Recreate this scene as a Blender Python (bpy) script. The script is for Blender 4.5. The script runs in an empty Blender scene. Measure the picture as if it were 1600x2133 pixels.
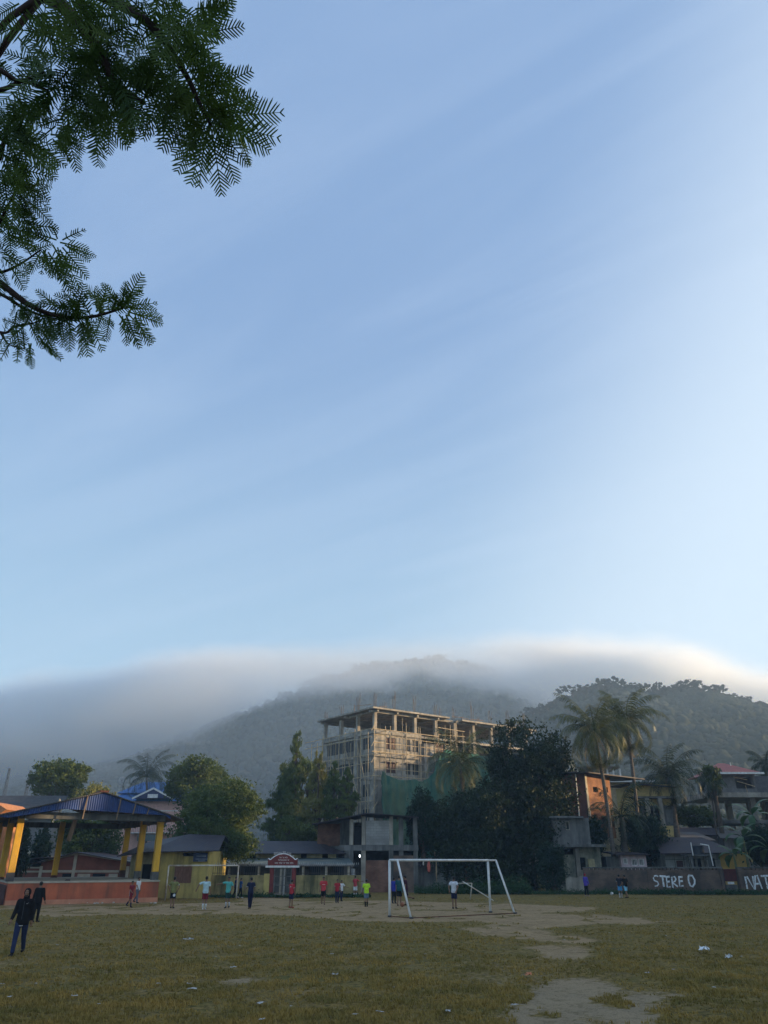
import bpy, bmesh, math, random
import numpy as np
from mathutils import Vector, Matrix, noise
R = math.radians
rnd = random.Random(7)
scene = bpy.context.scene
COL = scene.collection

# ---------------------------------------------------------------- camera
F_PX = 1543.0; PITCH = R(25.29); CAM_H = 2.35
cam_d = bpy.data.cameras.new('camera'); cam = bpy.data.objects.new('camera', cam_d); COL.objects.link(cam)
cam.location = (0, 0, CAM_H); cam.rotation_euler = (R(90) + PITCH, 0, 0)
cam_d.sensor_fit = 'VERTICAL'; cam_d.sensor_height = 24.0; cam_d.lens = 24.0 * F_PX / 2133.0
cam_d.clip_start = 0.05; cam_d.clip_end = 6000
scene.camera = cam

# ---------------------------------------------------------------- light
SUN_EL = R(11.0); SUN_AZ = R(88.0)          # azimuth clockwise from +Y (the view direction)
w = bpy.data.worlds.new('World'); scene.world = w; w.use_nodes = True
nt = w.node_tree; nt.nodes.clear()
def wn(t, **kw):
    n = nt.nodes.new(t)
    for k, v in kw.items(): setattr(n, k, v)
    return n
sky = wn('ShaderNodeTexSky', sky_type='NISHITA', sun_disc=False, sun_elevation=SUN_EL, sun_rotation=SUN_AZ,
         air_density=1.0, dust_density=0.6, ozone_density=1.5)
bg = wn('ShaderNodeBackground'); outw = wn('ShaderNodeOutputWorld')
tcw = wn('ShaderNodeTexCoord')
# thin streaks of high cloud: noise on a plane far overhead, stretched along one direction
sepw = wn('ShaderNodeSeparateXYZ'); nt.links.new(tcw.outputs['Generated'], sepw.inputs[0])
def wmath(op, a, b=None, c=None):
    n = wn('ShaderNodeMath', operation=op)
    for i, v in enumerate((a, b, c)):
        if v is None: continue
        if isinstance(v, (int, float)): n.inputs[i].default_value = v
        else: nt.links.new(v, n.inputs[i])
    return n.outputs[0]
zc = wmath('MAXIMUM', sepw.outputs[2], 0.03); zc = wmath('ADD', zc, 0.12)
cx = wmath('DIVIDE', sepw.outputs[0], zc); cy = wmath('DIVIDE', sepw.outputs[1], zc)
cmb = wn('ShaderNodeCombineXYZ'); nt.links.new(cx, cmb.inputs[0]); nt.links.new(cy, cmb.inputs[1])
rot = wn('ShaderNodeMapping'); rot.inputs['Rotation'].default_value = (0, 0, R(33)); nt.links.new(cmb.outputs[0], rot.inputs[0])
mp = wn('ShaderNodeMapping'); mp.inputs['Scale'].default_value = (0.42, 2.7, 1); nt.links.new(rot.outputs[0], mp.inputs[0])
nz = wn('ShaderNodeTexNoise'); nz.inputs['Scale'].default_value = 1.5; nz.inputs['Detail'].default_value = 7; nz.inputs['Roughness'].default_value = 0.6; nz.inputs['Distortion'].default_value = 0.9
nt.links.new(mp.outputs[0], nz.inputs['Vector'])
crw = wn('ShaderNodeMapRange'); crw.inputs['From Min'].default_value = 0.36; crw.inputs['From Max'].default_value = 0.78; crw.inputs['To Max'].default_value = 0.15
crw.interpolation_type = 'SMOOTHSTEP'
nt.links.new(nz.outputs[0], crw.inputs['Value'])
mixw = wn('ShaderNodeMix', data_type='RGBA'); nt.links.new(crw.outputs[0], mixw.inputs['Factor'])
tint = wn('ShaderNodeMix', data_type='RGBA', blend_type='MULTIPLY'); tint.inputs['Factor'].default_value = 1.0
nt.links.new(sky.outputs[0], tint.inputs[6]); tint.inputs[7].default_value = (1.0, 1.03, 0.96, 1)
veil = wn('ShaderNodeMix', data_type='RGBA'); veil.inputs['Factor'].default_value = 0.72   # thin overall veil of high cloud
grad = wn('ShaderNodeMix', data_type='RGBA'); grad.inputs[6].default_value = (2.5, 3.8, 4.9, 1); grad.inputs[7].default_value = (1.26, 2.12, 3.80, 1)
zr = wn('ShaderNodeMapRange', interpolation_type='SMOOTHSTEP'); zr.inputs['From Min'].default_value = 0.02; zr.inputs['From Max'].default_value = 0.68; nt.links.new(sepw.outputs[2], zr.inputs['Value']); nt.links.new(zr.outputs[0], grad.inputs['Factor'])
glow = wn('ShaderNodeMix', data_type='RGBA'); nt.links.new(grad.outputs[2], glow.inputs[6]); glow.inputs[7].default_value = (4.6, 5.3, 6.1, 1)   # paler towards the sun
gx = wn('ShaderNodeMapRange', interpolation_type='SMOOTHSTEP'); gx.inputs['From Min'].default_value = -0.20; gx.inputs['From Max'].default_value = 0.30
nt.links.new(wmath('SUBTRACT', sepw.outputs[0], wmath('MULTIPLY', sepw.outputs[2], 0.5)), gx.inputs['Value']); gx.inputs['To Max'].default_value = .9; nt.links.new(gx.outputs[0], glow.inputs['Factor'])
nt.links.new(tint.outputs[2], veil.inputs[6]); nt.links.new(glow.outputs[2], veil.inputs[7])
nt.links.new(veil.outputs[2], mixw.inputs[6]); mixw.inputs[7].default_value = (3.6, 4.3, 5.4, 1)
nt.links.new(mixw.outputs[2], bg.inputs[0]); bg.inputs[1].default_value = 0.1
nt.links.new(bg.outputs[0], outw.inputs[0])

sun_d = bpy.data.lights.new('sun', 'SUN'); sun = bpy.data.objects.new('sun', sun_d); COL.objects.link(sun)
sun_d.energy = 5.0; sun_d.angle = R(0.55); sun_d.color = (1.0, 0.70, 0.38)
sdir = Vector((math.sin(SUN_AZ) * math.cos(SUN_EL), math.cos(SUN_AZ) * math.cos(SUN_EL), math.sin(SUN_EL)))
sun.rotation_euler = sdir.to_track_quat('Z', 'Y').to_euler(); sun.location = sdir * 80

vs = scene.view_settings; vs.view_transform = 'Standard'; vs.look = 'None'; vs.gamma = 1; vs.exposure = 1.06
scene.cycles.volume_step_rate = 1.0; scene.cycles.volume_max_steps = 256
scene.cycles.volume_bounces = 8; scene.cycles.max_bounces = 6; scene.cycles.diffuse_bounces = 3; scene.cycles.transparent_max_bounces = 24
scene.cycles.use_denoising = True

# ---------------------------------------------------------------- projection helpers (pixels of the 1600 x 2133 photo)
cp, sp = math.cos(PITCH), math.sin(PITCH)
def ray(px, py):
    a, b = px - 800.0, 1066.5 - py
    return Vector((a, F_PX * cp - b * sp, F_PX * sp + b * cp))
def at(px, py, Y):                       # point on the vertical plane y = Y
    d = ray(px, py); t = Y / d.y
    return Vector((d.x * t, Y, CAM_H + d.z * t))
def gnd(px, py, z=0.0):                  # point on the horizontal plane z
    d = ray(px, py); t = (z - CAM_H) / d.z
    return Vector((d.x * t, d.y * t, z))
def xat(px, py, Y): return at(px, py, Y).x
def zat(px, py, Y): return at(px, py, Y).z
def vxy(px, py, x0, y0, x1, y1):         # hit of a pixel ray with the vertical plane through (x0,y0)-(x1,y1)
    d = ray(px, py); nx, ny = (y1 - y0), -(x1 - x0)
    t = (nx * x0 + ny * y0) / (nx * d.x + ny * d.y)
    return Vector((d.x * t, d.y * t, CAM_H + d.z * t))

# ---------------------------------------------------------------- materials
MATS = {}
def mat(name, col=(.5, .5, .5), rough=.85, spec=.25, metal=0.0, var=0.25, scale=3.0, bump=0.0, bscale=30.0,
        col2=None, stretch=(1, 1, 1), detail=6, coord='Object', contrast=(0.35, 0.65), trans=0.0, alpha=1.0, streak=None, thresh=None):
    """procedural surface: two colours mixed by noise, optional bump, optional second stain colour"""
    if name in MATS: return MATS[name]
    m = bpy.data.materials.new(name); m.use_nodes = True; t = m.node_tree; N = t.nodes; L = t.links
    b = N['Principled BSDF']
    b.inputs['Roughness'].default_value = rough; b.inputs['Specular IOR Level'].default_value = spec; b.inputs['Metallic'].default_value = metal
    if alpha < 1: b.inputs['Alpha'].default_value = alpha
    tc = N.new('ShaderNodeTexCoord'); mpp = N.new('ShaderNodeMapping'); mpp.inputs['Scale'].default_value = stretch
    L.new(tc.outputs[coord], mpp.inputs[0])
    nz = N.new('ShaderNodeTexNoise'); nz.inputs['Scale'].default_value = scale; nz.inputs['Detail'].default_value = detail; nz.inputs['Roughness'].default_value = .6
    L.new(mpp.outputs[0], nz.inputs['Vector'])
    mr = N.new('ShaderNodeMapRange'); mr.inputs['From Min'].default_value = contrast[0]; mr.inputs['From Max'].default_value = contrast[1]
    L.new(nz.outputs[0], mr.inputs['Value'])
    mx = N.new('ShaderNodeMix'); mx.data_type = 'RGBA'; L.new(mr.outputs[0], mx.inputs['Factor'])
    c2 = col2 if col2 else tuple(c * (1 - var) for c in col)
    c1 = col if col2 else tuple(min(1, c * (1 + var * .6)) for c in col)
    mx.inputs[6].default_value = (*c2, 1); mx.inputs[7].default_value = (*c1, 1)
    last = mx.outputs[2]
    if streak:                            # vertical rain stains / moss: (colour, strength, scale)
        sc_, st_, ss_ = streak
        mp2 = N.new('ShaderNodeMapping'); mp2.inputs['Scale'].default_value = (1.6 * ss_, 1.6 * ss_, .22 * ss_); L.new(tc.outputs[coord], mp2.inputs[0])
        n2 = N.new('ShaderNodeTexNoise'); n2.inputs['Scale'].default_value = 1.0; n2.inputs['Detail'].default_value = 8; n2.inputs['Roughness'].default_value = .65; L.new(mp2.outputs[0], n2.inputs['Vector'])
        m2 = N.new('ShaderNodeMapRange'); m2.inputs['From Min'].default_value = .45; m2.inputs['From Max'].default_value = .62; m2.inputs['To Max'].default_value = st_; L.new(n2.outputs[0], m2.inputs['Value'])
        mx2 = N.new('ShaderNodeMix'); mx2.data_type = 'RGBA'; L.new(m2.outputs[0], mx2.inputs['Factor']); L.new(last, mx2.inputs[6]); mx2.inputs[7].default_value = (*sc_, 1); last = mx2.outputs[2]
    L.new(last, b.inputs['Base Color'])
    if bump > 0:
        n3 = N.new('ShaderNodeTexNoise'); n3.inputs['Scale'].default_value = bscale; n3.inputs['Detail'].default_value = 5; L.new(tc.outputs[coord], n3.inputs['Vector'])
        bp = N.new('ShaderNodeBump'); bp.inputs['Strength'].default_value = bump; bp.inputs['Distance'].default_value = 0.05
        L.new(n3.outputs[0], bp.inputs['Height']); L.new(bp.outputs[0], b.inputs['Normal'])
    if trans > 0:
        tr = N.new('ShaderNodeBsdfTranslucent'); L.new(last, tr.inputs[0]); ms = N.new('ShaderNodeMixShader'); ms.inputs[0].default_value = trans
        L.new(b.outputs[0], ms.inputs[1]); L.new(tr.outputs[0], ms.inputs[2]); L.new(ms.outputs[0], N['Material Output'].inputs[0])
    MATS[name] = m
    return m
def brickmat(name, c1, c2, mortar, scale=1.0, bw=.23, bh=.075, stain=None, rough=.9, axis='XZ'):
    if name in MATS: return MATS[name]
    m = bpy.data.materials.new(name); m.use_nodes = True; t = m.node_tree; N = t.nodes; L = t.links; b = N['Principled BSDF']
    b.inputs['Roughness'].default_value = rough; b.inputs['Specular IOR Level'].default_value = .15
    tc = N.new('ShaderNodeTexCoord'); sx = N.new('ShaderNodeSeparateXYZ'); L.new(tc.outputs['Object'], sx.inputs[0])
    ad = N.new('ShaderNodeMath'); ad.operation = 'ADD'; L.new(sx.outputs[0], ad.inputs[0]); L.new(sx.outputs[1], ad.inputs[1])
    cb = N.new('ShaderNodeCombineXYZ'); L.new(ad.outputs[0], cb.inputs[0]); L.new(sx.outputs[2], cb.inputs[1])
    br = N.new('ShaderNodeTexBrick'); L.new(cb.outputs[0], br.inputs['Vector']); br.inputs['Scale'].default_value = scale
    br.inputs['Brick Width'].default_value = bw; br.inputs['Row Height'].default_value = bh; br.inputs['Mortar Size'].default_value = .012
    br.inputs['Color1'].default_value = (*c1, 1); br.inputs['Color2'].default_value = (*c2, 1); br.inputs['Mortar'].default_value = (*mortar, 1)
    nz = N.new('ShaderNodeTexNoise'); nz.inputs['Scale'].default_value = .9; nz.inputs['Detail'].default_value = 8; L.new(tc.outputs['Object'], nz.inputs['Vector'])
    mr = N.new('ShaderNodeMapRange'); mr.inputs['From Min'].default_value = .42; mr.inputs['From Max'].default_value = .62; mr.inputs['To Max'].default_value = .75; L.new(nz.outputs[0], mr.inputs['Value'])
    mx = N.new('ShaderNodeMix'); mx.data_type = 'RGBA'; L.new(mr.outputs[0], mx.inputs['Factor']); L.new(br.outputs['Color'], mx.inputs[6])
    mx.inputs[7].default_value = (*(stain or tuple(c * .55 for c in c1)), 1); L.new(mx.outputs[2], b.inputs['Base Color'])
    bp = N.new('ShaderNodeBump'); bp.inputs['Strength'].default_value = .5; bp.inputs['Distance'].default_value = .02; L.new(br.outputs['Fac'], bp.inputs['Height']); bp.invert = True
    L.new(bp.outputs[0], b.inputs['Normal'])
    MATS[name] = m
    return m
def corrmat(name, col, col2=None, pitch=.2, rough=.55, rust=None, metal=0.0):
    """corrugated sheet: ribs by bump along local X"""
    m = mat(name, col, rough=rough, spec=.3, var=.3, scale=.8, col2=col2, streak=(rust, .6, 1.2) if rust else None, metal=metal)
    N = m.node_tree.nodes; L = m.node_tree.links; b = N['Principled BSDF']
    tc = N.new('ShaderNodeTexCoord'); wv = N.new('ShaderNodeTexWave'); wv.inputs['Scale'].default_value = 1 / pitch / 2.0; wv.bands_direction = 'X'
    L.new(tc.outputs['Object'], wv.inputs['Vector']); bp = N.new('ShaderNodeBump'); bp.inputs['Strength'].default_value = .8; bp.inputs['Distance'].default_value = .03
    L.new(wv.outputs[0], bp.inputs['Height']); L.new(bp.outputs[0], b.inputs['Normal'])
    return m

# ---------------------------------------------------------------- object helpers
def tag(o, label=None, cat=None, group=None, kind=None):
    if label: o['label'] = label
    if cat: o['category'] = cat
    if group: o['group'] = group
    if kind: o['kind'] = kind
    return o
def thing(name, label, cat, loc=(0, 0, 0), rz=0.0, group=None):
    o = bpy.data.objects.new(name, None); COL.objects.link(o); o.location = loc; o.rotation_euler = (0, 0, rz)
    o.empty_display_size = .3
    return tag(o, label, cat, group)
def link(name, me, parent=None):
    o = bpy.data.objects.new(name, me); COL.objects.link(o)
    if parent is not None: o.parent = parent
    return o
class MB:
    """collects geometry for ONE mesh object"""
    def __init__(s): s.v = []; s.f = []; s.mi = []; s.mats = []; s.cur = 0
    def use(s, m):
        if m not in s.mats: s.mats.append(m)
        s.cur = s.mats.index(m); return s
    def add(s, verts, faces):
        o = len(s.v); s.v += [tuple(v) for v in verts]
        for f in faces: s.f.append(tuple(i + o for i in f)); s.mi.append(s.cur)
        return s
    def box(s, x0, x1, y0, y1, z0, z1, rz=0, c=None):
        vs = [(x, y, z) for z in (z0, z1) for (x, y) in ((x0, y0), (x1, y0), (x1, y1), (x0, y1))]
        if rz:
            cx, cy = c or (0, 0); ca, sa = math.cos(rz), math.sin(rz)
            vs = [(cx + (x - cx) * ca - (y - cy) * sa, cy + (x - cx) * sa + (y - cy) * ca, z) for x, y, z in vs]
        return s.add(vs, [(3, 2, 1, 0), (4, 5, 6, 7), (0, 1, 5, 4), (1, 2, 6, 5), (2, 3, 7, 6), (3, 0, 4, 7)])
    def beam(s, a, b, w, h=None, up=(0, 0, 1)):
        a = Vector(a); b = Vector(b); h = h or w; d = (b - a).normalized(); u = Vector(up)
        if abs(d.dot(u)) > .98: u = Vector((0, 1, 0))
        r = d.cross(u).normalized(); u = r.cross(d).normalized()
        vs = []
        for p in (a, b):
            for (i, j) in ((-1, -1), (1, -1), (1, 1), (-1, 1)): vs.append(p + r * (i * w / 2) + u * (j * h / 2))
        return s.add(vs, [(0, 1, 2, 3), (7, 6, 5, 4), (0, 4, 5, 1), (1, 5, 6, 2), (2, 6, 7, 3), (3, 7, 4, 0)])
    def tube(s, pts, rad, n=8, cap=True):
        pts = [Vector(p) for p in pts]; k = len(pts)
        rr = rad if isinstance(rad, (list, tuple)) else [rad] * k
        ref = Vector((.13, .21, .97)); vs = []; fs = []
        for i, p in enumerate(pts):
            d = (pts[min(i + 1, k - 1)] - pts[max(i - 1, 0)]).normalized()
            if abs(d.dot(ref)) > .97: ref = Vector((.97, .1, .2))
            r = d.cross(ref).normalized(); u = r.cross(d)
            for j in range(n):
                a = 2 * math.pi * j / n; vs.append(p + (r * math.cos(a) + u * math.sin(a)) * rr[i])
        for i in range(k - 1):
            for j in range(n):
                j2 = (j + 1) % n; fs.append((i * n + j, i * n + j2, (i + 1) * n + j2, (i + 1) * n + j))
        if cap: fs.append(tuple(range(n - 1, -1, -1))); fs.append(tuple((k - 1) * n + j for j in range(n)))
        return s.add(vs, fs)
    def cyl(s, x, y, z0, z1, r, n=14, r2=None): return s.tube([(x, y, z0), (x, y, z1)], [r, r2 if r2 is not None else r], n)
    def prism(s, outline, y0, y1):        # outline in x,z, extruded along y
        n = len(outline); vs = [(x, y0, z) for x, z in outline] + [(x, y1, z) for x, z in outline]
        fs = [tuple(range(n)), tuple(range(2 * n - 1, n - 1, -1))] + [((i + 1) % n, i, i + n, (i + 1) % n + n) for i in range(n)]
        return s.add(vs, fs)
    def slab(s, quad, t):                 # thick sheet from 3-4+ corner points, thickness t downwards
        q = [Vector(p) for p in quad]; n = len(q); nn = (q[1] - q[0]).cross(q[2] - q[0]).normalized()
        if nn.z < 0: q.reverse(); nn = -nn
        vs = q + [p - nn * t for p in q]
        fs = [tuple(range(n)), tuple(range(2 * n - 1, n - 1, -1))] + [(i, i + n, (i + 1) % n + n, (i + 1) % n) for i in range(n)]
        return s.add(vs, fs)
    def build(s, name, m=None, parent=None, smooth=False, fix=True, bevel=0):
        me = bpy.data.meshes.new(name); me.from_pydata(s.v, [], s.f)
        for mm in (s.mats or [m]): me.materials.append(mm)
        if s.mats: me.polygons.foreach_set('material_index', s.mi)
        if fix:
            bm = bmesh.new(); bm.from_mesh(me); bmesh.ops.recalc_face_normals(bm, faces=bm.faces)
            if bevel: bmesh.ops.bevel(bm, geom=list(bm.edges), offset=bevel, segments=1, affect='EDGES', clamp_overlap=True)
            bm.to_mesh(me); bm.free()
        if smooth: me.polygons.foreach_set('use_smooth', [True] * len(me.polygons))
        me.update()
        return link(name, me, parent)
def npmesh(name, verts, faces, m, parent=None, smooth=False):
    """fast mesh from numpy arrays; faces (n,k)"""
    me = bpy.data.meshes.new(name); verts = np.asarray(verts, np.float32); faces = np.asarray(faces, np.int32); k = faces.shape[1]
    me.vertices.add(len(verts)); me.vertices.foreach_set('co', verts.ravel())
    me.loops.add(faces.size); me.loops.foreach_set('vertex_index', faces.ravel())
    me.polygons.add(len(faces)); me.polygons.foreach_set('loop_start', np.arange(0, faces.size, k, dtype=np.int32))
    if smooth: me.polygons.foreach_set('use_smooth', np.ones(len(faces), bool))
    me.materials.append(m); me.update(calc_edges=True); me.validate()
    return link(name, me, parent)
def children(o): return [c for c in bpy.data.objects if c.parent == o]
def copy_tree(o, parent=None):
    c = o.copy(); COL.objects.link(c); c.parent = parent
    for ch in children(o): copy_tree(ch, c)
    return c
# ================================================================ terrain, hills, fog
rng = np.random.default_rng(3)
def vnoise(x, y, s, seed=0, octs=4):
    """cheap vectorised value noise"""
    def base(x, y, sd):
        xi = np.floor(x).astype(np.int64); yi = np.floor(y).astype(np.int64); xf = x - xi; yf = y - yi
        def h(a, b):
            n = (a * 374761393 + b * 668265263 + sd * 1442695041) & 0x7fffffff
            n = (n ^ (n >> 13)) * 1274126177 & 0x7fffffff
            return ((n ^ (n >> 16)) & 0xffff) / 65535.0
        u = xf * xf * (3 - 2 * xf); v = yf * yf * (3 - 2 * yf)
        return (h(xi, yi) * (1 - u) + h(xi + 1, yi) * u) * (1 - v) + (h(xi, yi + 1) * (1 - u) + h(xi + 1, yi + 1) * u) * v
    t = 0; a = 1; tot = 0
    x = np.asarray(x, float) / s; y = np.asarray(y, float) / s
    for k in range(octs):
        t = t + a * base(x * 2 ** k + 17.3 * k, y * 2 ** k + 5.1 * k, seed + k); tot += a; a *= .5
    return t / tot
def profile(pts, Y):                      # pixel silhouette -> (x, z) at distance Y
    q = [at(px, py, Y) for px, py in pts]
    return np.array([v.x for v in q]), np.array([v.z for v in q])
HILL_A = [(-500, 1700), (-200, 1660), (0, 1625), (150, 1600), (280, 1572), (380, 1530), (480, 1487), (590, 1443), (680, 1408), (760, 1385), (860, 1368), (950, 1372), (1030, 1395), (1100, 1425), (1200, 1470), (1400, 1540), (1700, 1600), (2200, 1680)]
HILL_B = [(700, 1760), (960, 1600), (1040, 1530), (1090, 1485), (1140, 1462), (1180, 1440), (1230, 1420), (1300, 1417), (1360, 1430), (1420, 1416), (1480, 1430), (1560, 1450), (1640, 1460), (1900, 1480), (2300, 1540), (2600, 1640)]
YA, YB = 780.0, 440.0
ax, az = profile(HILL_A, YA); bx, bz = profile(HILL_B, YB)
az = az - 5; bz = bz - 6
def hillA(x, y):
    r = np.interp(x, ax, az, left=0, right=0)
    t = np.clip((y - (YA - 330)) / 330, 0, 1.6); f = np.where(t < 1, t ** 1.15, 1 - (t - 1) ** 1.3 * .9)
    return np.maximum(0, r * np.clip(f, 0, 1) + (vnoise(x, y, 120, 5) - .5) * 34 * np.clip(t * 2, 0, 1) * np.clip(1.25 - t, .0, 1))
def hillB(x, y):
    r = np.interp(x, bx, bz, left=0, right=0)
    t = np.clip((y - (YB - 230)) / 230, 0, 2); f = np.where(t < 1, t ** 1.1, 1 - (t - 1) ** 1.5)
    return np.maximum(0, r * np.clip(f, 0, 1) + (vnoise(x, y, 70, 9) - .5) * 20 * np.clip(t * 2, 0, 1) * np.clip(1.3 - t, 0, 1))
def heightmesh(name, fn, x0, x1, y0, y1, st, m):
    xs = np.arange(x0, x1 + st, st); ys = np.arange(y0, y1 + st, st); X, Yv = np.meshgrid(xs, ys); Z = fn(X, Yv) - .6
    nx, ny = len(xs), len(ys); V = np.stack([X.ravel(), Yv.ravel(), Z.ravel()], 1)
    i = np.arange(nx * ny).reshape(ny, nx); Fc = np.stack([i[:-1, :-1].ravel(), i[:-1, 1:].ravel(), i[1:, 1:].ravel(), i[1:, :-1].ravel()], 1)
    return tag(npmesh(name, V, Fc, m, smooth=True), kind='structure')
m_hill = mat('hill_soil', (.045, .055, .025), var=.5, scale=.02, col2=(.09, .08, .045), rough=1, spec=0)
heightmesh('hill', hillA, -900, 650, 440, 1030, 12, m_hill)
heightmesh('hill', hillB, -40, 650, 205, 600, 9, m_hill)

m_forest = mat('forest_leaves', (.014, .024, .014), var=.6, scale=.05, col2=(.034, .040, .024), rough=.9, spec=.1, coord='Object', contrast=(.3, .7))
def ico(sub):
    bm = bmesh.new(); bmesh.ops.create_icosphere(bm, subdivisions=sub, radius=1); bm.verts.ensure_lookup_table()
    v = np.array([p.co[:] for p in bm.verts]); f = np.array([[q.index for q in g.verts] for g in bm.faces]); bm.free(); return v, f
def forest(name, fn, n, xr, yr, size, m, label, seed):
    g = np.random.default_rng(seed); iv, jf = ico(2)
    x = g.uniform(*xr, n); y = g.uniform(*yr, n); z = fn(x, y); ok = (z > 1.5); x, y, z = x[ok], y[ok], z[ok]; n = len(x)
    s = size * g.uniform(.6, 1.35, n) * (1 + .35 * (vnoise(x, y, 60, 3) - .5)); h = s * g.uniform(.75, 1.3, n)
    ph = g.uniform(0, 6.28, (n, 3))
    V = iv[None] * np.stack([s, s, h], 1)[:, None]
    # ragged crown surface
    d = 1 + .22 * np.sin(iv[None, :, 0] * 5.1 + ph[:, None, 0]) * np.cos(iv[None, :, 1] * 4.3 + ph[:, None, 1]) + .20 * g.uniform(-1, 1, (n, len(iv)))
    V = V * d[..., None]; V[..., 0] += x[:, None]; V[..., 1] += y[:, None]; V[..., 2] += (z + h * .55)[:, None]
    Fc = (jf[None] + (np.arange(n) * len(iv))[:, None, None]).reshape(-1, 3)
    o = npmesh(name, V.reshape(-1, 3), Fc, m); tag(o, label, 'forest', kind='stuff'); return o
forest('forest', hillA, 17000, (-560, 560), (470, YA + 20), 3.0, m_forest, 'dense forest covering the far hill under the fog', 1)
forest('forest', hillB, 15000, (30, 420), (240, YB + 14), 2.2, m_forest, 'dense forest covering the nearer hill on the right', 2)

# ---- fog bank spilling over the far hill
FT = [(-700, 1520), (-300, 1470), (0, 1440), (200, 1425), (400, 1386), (600, 1364), (800, 1356), (1000, 1352), (1180, 1350), (1300, 1360), (1400, 1384), (1480, 1410), (1560, 1425), (1700, 1440), (2200, 1500)]
FB = [(-700, 1640), (-300, 1640), (0, 1630), (200, 1597), (350, 1550), (480, 1492), (600, 1438), (720, 1424), (860, 1416), (980, 1428), (1080, 1462), (1180, 1500), (1400, 1520), (1700, 1560), (2200, 1600)]
YF = 700.0
ftx, ftz = profile(FT, YF); fbx, fbz = profile(FB, YF)
fm = bpy.data.materials.new('fog'); fm.use_nodes = True; t_ = fm.node_tree; t_.nodes.clear(); N_ = t_.nodes; L_ = t_.links
def fmath(op, a, b=None, c=None, clamp=False):
    n = N_.new('ShaderNodeMath'); n.operation = op; n.use_clamp = clamp
    for i, v in enumerate((a, b, c)):
        if v is None: continue
        if isinstance(v, (int, float)): n.inputs[i].default_value = v
        else: L_.new(v, n.inputs[i])
    return n.outputs[0]
tcf = N_.new('ShaderNodeTexCoord'); sf = N_.new('ShaderNodeSeparateXYZ'); L_.new(tcf.outputs['Object'], sf.inputs[0])
XR = (-640.0, 640.0); ZS = 260.0
u = fmath('DIVIDE', fmath('SUBTRACT', sf.outputs[0], XR[0]), XR[1] - XR[0])
def curve(px, pz):
    c = N_.new('ShaderNodeFloatCurve'); cc = c.mapping.curves[0]
    xs = np.linspace(XR[0], XR[1], 24); zs = np.interp(xs, px, pz)
    cc.points[0].location = (0, float(zs[0] / ZS)); cc.points[1].location = (1, float(zs[-1] / ZS))
    for a, b in zip(xs[1:-1], zs[1:-1]): cc.points.new(float((a - XR[0]) / (XR[1] - XR[0])), float(b / ZS))
    c.mapping.update(); L_.new(u, c.inputs['Value']); return fmath('MULTIPLY', c.outputs[0], ZS)
zt = curve(ftx, ftz); zb = curve(fbx, fbz)
nzf = N_.new('ShaderNodeTexNoise'); nzf.inputs['Scale'].default_value = 1.0; nzf.inputs['Detail'].default_value = 5; nzf.inputs['Roughness'].default_value = .55
mpf = N_.new('ShaderNodeMapping'); mpf.inputs['Scale'].default_value = (1 / 85, 1 / 110, 1 / 30); mpf.inputs['Rotation'].default_value = (0, R(9), 0); L_.new(tcf.outputs['Object'], mpf.inputs[0]); L_.new(mpf.outputs[0], nzf.inputs['Vector'])
dn = fmath('SUBTRACT', nzf.outputs[0], .5)
yy = fmath('ABSOLUTE', fmath('DIVIDE', fmath('SUBTRACT', sf.outputs[1], 740), 190))      # fades towards and away from the ridge
ztn = fmath('SUBTRACT', fmath('ADD', zt, fmath('MULTIPLY', dn, 42)), fmath('MULTIPLY', fmath('POWER', yy, 2.0), 18))
top = fmath('DIVIDE', fmath('SUBTRACT', ztn, sf.outputs[2]), 26.0, clamp=True)
bot = fmath('DIVIDE', fmath('SUBTRACT', sf.outputs[2], fmath('ADD', fmath('SUBTRACT', zb, 24), fmath('MULTIPLY', dn, 110))), 62.0, clamp=True)
dens = fmath('MULTIPLY', fmath('MULTIPLY', top, top), fmath('MULTIPLY', bot, bot))
dens = fmath('MULTIPLY', dens, fmath('ADD', 0.35, fmath('MULTIPLY', nzf.outputs[0], 1.2)))
dens = fmath('MULTIPLY', dens, 0.095)
pv = N_.new('ShaderNodeVolumePrincipled'); pv.inputs['Color'].default_value = (.945, .965, .98, 1); pv.inputs['Anisotropy'].default_value = .36; L_.new(dens, pv.inputs['Density'])
of = N_.new('ShaderNodeOutputMaterial'); L_.new(pv.outputs[0], of.inputs['Volume'])
b_ = MB().box(-620, 620, 560, 930, 12, 232); fog = b_.build('fog_bank', fm); tag(fog, 'soft fog bank pouring over the top of the far hill', 'fog', kind='stuff')

# ---- even haze round everything
hm = bpy.data.materials.new('haze'); hm.use_nodes = True; hm.node_tree.nodes.clear()
hv = hm.node_tree.nodes.new('ShaderNodeVolumePrincipled'); hv.inputs['Color'].default_value = (.55, .76, 1.0, 1); hv.inputs['Density'].default_value = .0006; hv.inputs['Anisotropy'].default_value = .2
ho = hm.node_tree.nodes.new('ShaderNodeOutputMaterial'); hm.node_tree.links.new(hv.outputs[0], ho.inputs['Volume'])
hz = MB().box(-915, 660, -60, 1060, -2, 234).build('haze', hm); tag(hz, 'thin blue morning haze in the air over the whole field', 'haze', kind='stuff')
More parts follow.
